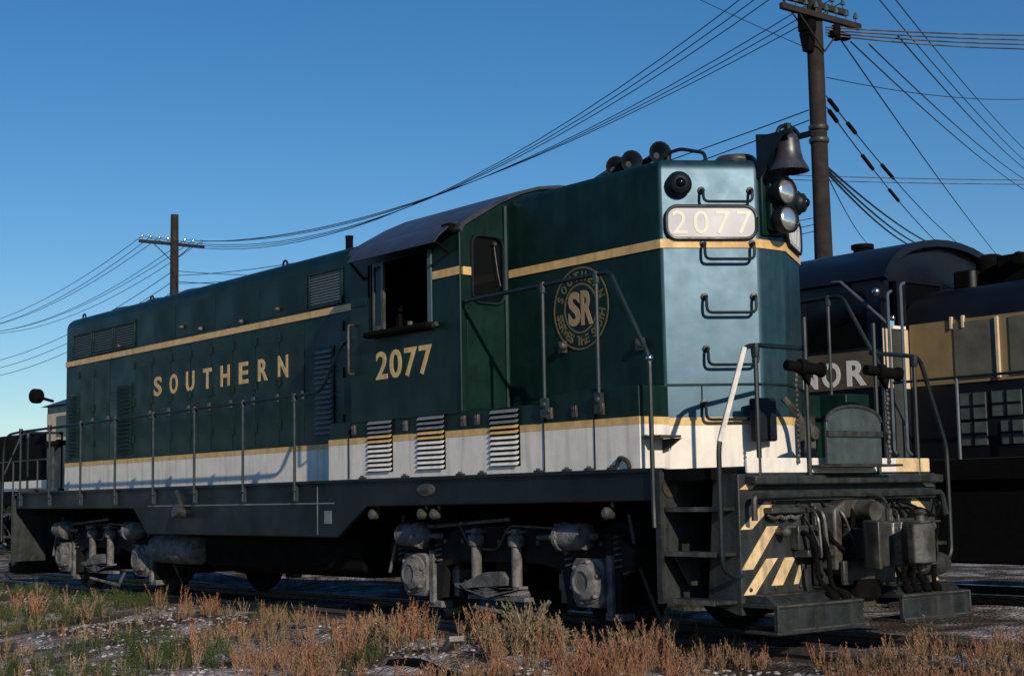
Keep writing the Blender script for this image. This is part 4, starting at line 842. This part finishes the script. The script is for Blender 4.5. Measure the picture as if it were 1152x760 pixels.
for k in range(2): wire((-4.7, 13.7, 7.99-.1*k), (2.6, 22.9, 7.72-.08*k), .1, .010, f"{['upper', 'lower'][k]} level wire crossing behind the tall pole at bell height", 'level wires behind the tall pole')
for k, e in enumerate(((-19.17, 40.27, 10.75), (-19.48, 39.88, 10.76), (-19.6, 39.7, 10.7), (-20.84, 38.16, 10.8))):
    wire((-1.9, 12.1, 7.42-.06*k), e, .25+.05*k, .024 if k < 3 else .011, f'{W4[k]} of the heavy cables dropping right from the middle of the tall pole', 'heavy cables dropping right')
for k in range(2):
    w2 = ['upper', 'lower'][k]; A = Vector((-1.9, 12.15, 8.82-.22*k)); B = Vector((-22.8-.5*k, 48.4-.5*k, 11.4-.2*k))
    wire(A, B, .5, .014, f'{w2} of two spliced wires sloping down right from the tall pole', 'spliced wires right of the tall pole')
    for q_, t in zip(('first', 'second', 'third'), ((.012, .05), (.20, .27), (.40, .48)) if k else ((.012, .05), (.10, .14), (.30, .38))):
        q = [A.lerp(B, u)-Vector((0,0,.5*4*u*(1-u))) for u in np.linspace(t[0]*.6, t[1]*.6, 4)]
        sp_ = P('cable_splice', MB().tube(q, .045, 7), BLACK, None); tag(sp_, f'{q_} dark splice sleeve from the tall pole along the {w2} spliced wire', 'cable splice', 'splice sleeves right of the tall pole')
TH = [((-1.8, 12.5, 10.0), (-29.13, 59.73, 12.82)), ((-1.6, 12.57, 9.9), (-27.62, 61.02, 16.4)), ((-1.4, 12.87, 9.85), (-27.57, 60.99, 16.97)), ((-.97, 13.2, 9.97), (-27.53, 60.97, 17.39)), ((-4.43, 16.5, 12.9), (-27.51, 60.96, 17.62)), ((-4.19, 16.8, 12.9), (-27.45, 60.93, 18.19))]
for k, (a, b) in enumerate(TH): wire(a, b, .35 if k else .2, .016, f"{['steepest', 'second steepest', 'third', 'fourth', 'fifth', 'shallowest'][k]} of the thin wires falling across the sky right of the tall pole", 'thin wires in the right sky')
wire((-7.86, 12.15, 13.4), (-2, 12, 9.7), .05, .008, 'thin guy wire meeting the tall pole from the upper left', None)

# ================================================================== VEGETATION, BALLAST, DEBRIS
def cam_depth(x, y): return (x-CAM.x)*fw.x+(y-CAM.y)*fw.y
def side(x, y): return ((x-CAM.x)*rt.x+(y-CAM.y)*rt.y)/np.maximum(cam_depth(x, y), .1)
def scatter(n, xr, yr, keep):
    x = RNG.uniform(*xr, n); y = RNG.uniform(*yr, n)
    k = (cam_depth(x, y) > 9.4) & (np.abs(side(x, y)) < .42) & keep(x, y)
    return x[k], y[k]
def nz(x, y, s, o=0): return np.sin(x*s+o)*np.cos(y*s*1.3-o*2)+.6*np.sin(x*s*2.7+y*s*1.9+o*3)
def plant_proto(kind, seed):
    rg = np.random.default_rng(seed); V = []; F = []
    def tri(a, b, c): i = len(V); V.extend([a, b, c]); F.append((i, i+1, i+2))
    def strip(pts, w):
        ax = rg.uniform(0, math.pi); s = np.array([math.cos(ax), math.sin(ax), 0])
        i = len(V)
        for k, q in enumerate(pts):
            ww = w*(1-.75*k/(len(pts)-1)); V.append(q-s*ww); V.append(q+s*ww)
        for k in range(len(pts)-1): F.append((i+2*k, i+2*k+1, i+2*k+3, i+2*k+2))
    ns = {'dry': 6, 'straw': 6, 'green': 9, 'grass': 14}[kind]
    for _ in range(ns):
        h = rg.uniform(.45, 1.0); a = rg.uniform(0, 2*math.pi); lean = rg.uniform(.02, .32 if kind != 'grass' else .6); r0 = rg.uniform(0, .10)
        p0 = np.array([r0*math.cos(a), r0*math.sin(a), 0]); d = np.array([math.cos(a)*lean, math.sin(a)*lean, 1.0])
        cv = rg.uniform(-.1, .25); pts = [p0+d*h*t+np.array([math.cos(a), math.sin(a), 0])*cv*t*t*h for t in np.linspace(0, 1, 4)]
        strip(pts, .007 if kind != 'grass' else .008)
        if kind == 'grass': continue
        m = {'dry': 54, 'straw': 30, 'green': 20}[kind]
        for j in range(m):
            t = rg.uniform(.35, 1.0) if kind != 'green' else rg.uniform(.12, 1)
            q = p0+d*h*t+np.array([math.cos(a), math.sin(a), 0])*cv*t*t*h
            b = rg.uniform(0, 2*math.pi); el = rg.uniform(.7, 1.4) if kind != 'green' else rg.uniform(-.2, .8)
            L = rg.uniform(.07, .17)*(1.3-t*.75) if kind != 'green' else rg.uniform(.05, .11)
            dv = np.array([math.cos(b)*math.cos(el), math.sin(b)*math.cos(el), math.sin(el)])*L
            sv_ = np.cross(dv, rg.normal(size=3)); sv_ /= np.linalg.norm(sv_)+1e-6
            wv = (.012 if kind != 'green' else .020)
            tri(q-sv_*wv*.5, q+dv, q+sv_*wv); 
    return np.array(V), F
def stuff(name, protos, x, y, sc, m, label, hs=None):
    Vs = []; nq = []; off = 0; Fl = []; Ls = []
    pr = [(v, np.array([i for f in F for i in f]), np.array([len(f) for f in F])) for v, F in protos]
    z = gh(x, y); th = RNG.uniform(0, 2*math.pi, len(x)); pick = RNG.integers(0, len(pr), len(x))
    for i in range(len(x)):
        v, fl, ln = pr[pick[i]]; c, s = math.cos(th[i]), math.sin(th[i]); k = sc[i]
        q = np.empty_like(v); q[:, 0] = (v[:, 0]*c-v[:, 1]*s)*k+x[i]; q[:, 1] = (v[:, 0]*s+v[:, 1]*c)*k+y[i]; q[:, 2] = v[:, 2]*k+z[i]-.01
        Vs.append(q); Fl.append(fl+off); Ls.append(ln); off += len(v)
    V = np.concatenate(Vs); L = np.concatenate(Fl); N_ = np.concatenate(Ls)
    me = bpy.data.meshes.new(name); me.vertices.add(len(V)); me.vertices.foreach_set('co', V.ravel())
    me.loops.add(len(L)); me.loops.foreach_set('vertex_index', L); me.polygons.add(len(N_))
    st = np.concatenate([[0], np.cumsum(N_)[:-1]]); me.polygons.foreach_set('loop_start', st); me.update(calc_edges=True); me.validate()
    me.materials.append(m); o = link(name, me); o['kind'] = 'stuff'; o['label'] = label; o['category'] = label.split()[-1]
    return o
# distance from the near side of the track, positive towards the camera
def bare(x, y): return nz(x, y, 1.1, 1.3) > .75
def bare(x, y): return nz(x, y, 1.1, 1.3) > .35
def left(x, y): return x+2.06*y < -4.4+1.2*np.sin(x*1.7+y)
def near(x, y): return (y < -1.4) | ((x > 7.0) & (y < -.95)) | ((x > 8.75) & (np.abs(np.abs(y)-.75) > .16) & (x > 8.75+.6*np.sin(y*2)))
xd, yd = scatter(11500, (-7, 13), (-9.5, 2.2), lambda x, y: near(x, y) & ((nz(x, y, .8, .4) > -.8) | (RNG.uniform(size=len(x)) < .12)) & (~bare(x, y) | (RNG.uniform(size=len(x)) < .12)) & (~left(x, y) | (RNG.uniform(size=len(x)) < .10)))
stuff('dry_weeds', [plant_proto('dry', s) for s in range(8)], xd, yd, RNG.uniform(.10, .36, len(xd))*np.where(nz(xd, yd, .8, .4) > .2, 1.25, .8), DRY, 'brown dried weeds over the foreground ballast')
xr, yr = scatter(2600, (6.6, 11.5), (-4.5, 1.6), lambda x, y: (np.abs(y+.75) > .14) & (nz(x, y, 1.9, .9) > -.15) & ((y < -.95) | (x > 8.7)))
stuff('dry_weeds', [plant_proto('dry', 80+s) for s in range(6)], xr, yr, RNG.uniform(.09, .26, len(xr)), DRY, 'sparse brown weeds on the pale gravel before the pilot')
xd, yd = scatter(2600, (-16, 14), (-9.5, 2.8), lambda x, y: near(x, y) & (nz(x, y, .9, 2.2) > .1))
stuff('straw_weeds', [plant_proto('straw', 20+s) for s in range(6)], xd, yd, RNG.uniform(.10, .30, len(xd)), DRY2, 'pale straw coloured weeds among the brown weeds')
xg, yg = scatter(16000, (-26, 12), (-9, -1.0), lambda x, y: (nz(x, y, .6, 5.0) > np.where(left(x, y), -.35, np.where(x < 4, .55, 1.1))) & (nz(x, y, 1.1, 1.3) < .6))
stuff('green_weeds', [plant_proto('green', 40+s) for s in range(6)], xg, yg, RNG.uniform(.07, .26, len(xg)), GRN, 'low green weeds growing beside the rear of the track')
xg, yg = scatter(6500, (-30, 14), (-9, 4.6), lambda x, y: (nz(x, y, .7, 3.0) > .1) & ((y < -1.2) | (x > 9.3) | (y > 2)))
stuff('grass', [plant_proto('grass', 60+s) for s in range(4)], xg, yg, RNG.uniform(.08, .22, len(xg)), mat('dull_grass', (.10, .10, .045), .9, var=.4, scale=.8, island=.5, spec=.1), 'thin tufts of dull grass')
# ballast stones
def stone_proto(s):
    rg = np.random.default_rng(s); mb = MB().ball((0,0,0), 1, 6); V = np.array(mb.v)*rg.uniform(.7, 1.1, (1, 3))*np.array([[1, .8, .65]]); V += rg.normal(scale=.10, size=V.shape)
    return V, mb.f
xs_, ys_ = scatter(26000, (-9, 15), (-9, 3.2), lambda x, y: ((nz(x, y, 1.1, 1.3) > -.1) | (x > 7)) & ((y < -1.25) | (x > 8.6)) & (cam_depth(x, y) < 26))
stuff('ballast_stones', [stone_proto(s) for s in range(6)], xs_, ys_, RNG.uniform(.014, .042, len(xs_)), STONE, 'loose grey ballast stones')
# rounded dry bush and debris beside the front truck
def bush(x, y, r, name, label):
    V, F = [], []; rg = np.random.default_rng(5); mb = MB()
    for k in range(170):
        d = rg.normal(size=3); d[2] = abs(d[2])*.9; d /= np.linalg.norm(d); q = d*r*rg.uniform(.6, 1.05)
        mb.tube([(x, y, float(gh(x, y))), (x+q[0]*.45, y+q[1]*.45, float(gh(x, y))+q[2]*.65), (x+q[0], y+q[1], float(gh(x, y))+q[2])], .0045, 3)
        for j in range(7):
            e = q*rg.uniform(.5, 1)+rg.normal(scale=.02, size=3); c = (x+e[0], y+e[1], float(gh(x, y))+max(.02, e[2])); mb.add([(c[0]-.012, c[1], c[2]), (c[0]+.012, c[1]+.006, c[2]), (c[0], c[1], c[2]+.04)], [(0, 1, 2)])
    o = P(name, mb, DRY2, None, smooth=0); tag(o, label, 'bush')
bush(5.85, -1.75, .48, 'dry_bush', 'round greyish brown dry bush in front of the front truck')
bush(9.9, 2.2, .36, 'dry_bush', 'small dry bush on the gravel right of the foot boards')
o = P('wooden_plank', MB().box(-.55, .55, -.07, .07, 0, .05), mat('grey_plank', (.19, .18, .17), .9, var=.4, bump=.3), None, bev=.006); o.location = (5.15, -2.15, -.20); o.rotation_euler = (0, -.42, -.35)
tag(o, 'grey weathered plank leaning in the weeds beside the front truck', 'plank')
hsx = [(5.2+.22*k, -2.75+.06*math.sin(k*1.1), -.17+.03*math.sin(k*.9)) for k in range(6)]
tag(P('rubber_hose', MB().tube(bend(hsx, .1), .045), BLACK, None), 'short black hose lying on the ballast near the front truck', 'hose')
o = P('wooden_plank', MB().box(-.9, .9, -.06, .06, 0, .04), MATS['grey_plank'], None, bev=.006); o.location = (3.7, -2.05, -.19); o.rotation_euler = (0, .02, .05)
tag(o, 'pale plank lying flat beside the second axle', 'plank')
tag(P('gravel_rock', MB().ball((6.6, -3.75, -.24), .10, 8, (1.1, .8, .6)), STONE, None), 'pale stone lump in the foreground weeds', 'rock')
# distant tree belt
def trees():
    n = 26000; x = RNG.uniform(-420, -60, n); base = 60+(-x)*.16
    y = base+RNG.uniform(-9, 9, n); hh = 6.0+2.5*np.sin(x*.11)+1.6*np.sin(x*.37+1); z = RNG.uniform(-.3, 1, n)**1*hh
    y2 = RNG.uniform(0, 1, n)
    ang = RNG.uniform(0, 2*math.pi, n); s = RNG.uniform(.35, .9, n); el = RNG.uniform(-.6, .6, n)
    c = np.stack([x, y, z], 1); u = np.stack([np.cos(ang), np.sin(ang), el], 1)*s[:, None]; v = np.stack([-np.sin(ang)*.4, np.cos(ang)*.4, np.ones(n)], 1)*s[:, None]
    V = np.stack([c-u, c+u*.2-v*.6, c+u, c+v], 1).reshape(-1, 3); F = np.arange(n*4).reshape(-1, 4)
    me = bpy.data.meshes.new('far_trees'); me.from_pydata(V.tolist(), [], F.tolist()); me.materials.append(LEAF)
    o = link('far_trees', me); o['kind'] = 'stuff'; o['label'] = 'distant dark belt of trees along the horizon'; o['category'] = 'trees'
trees()
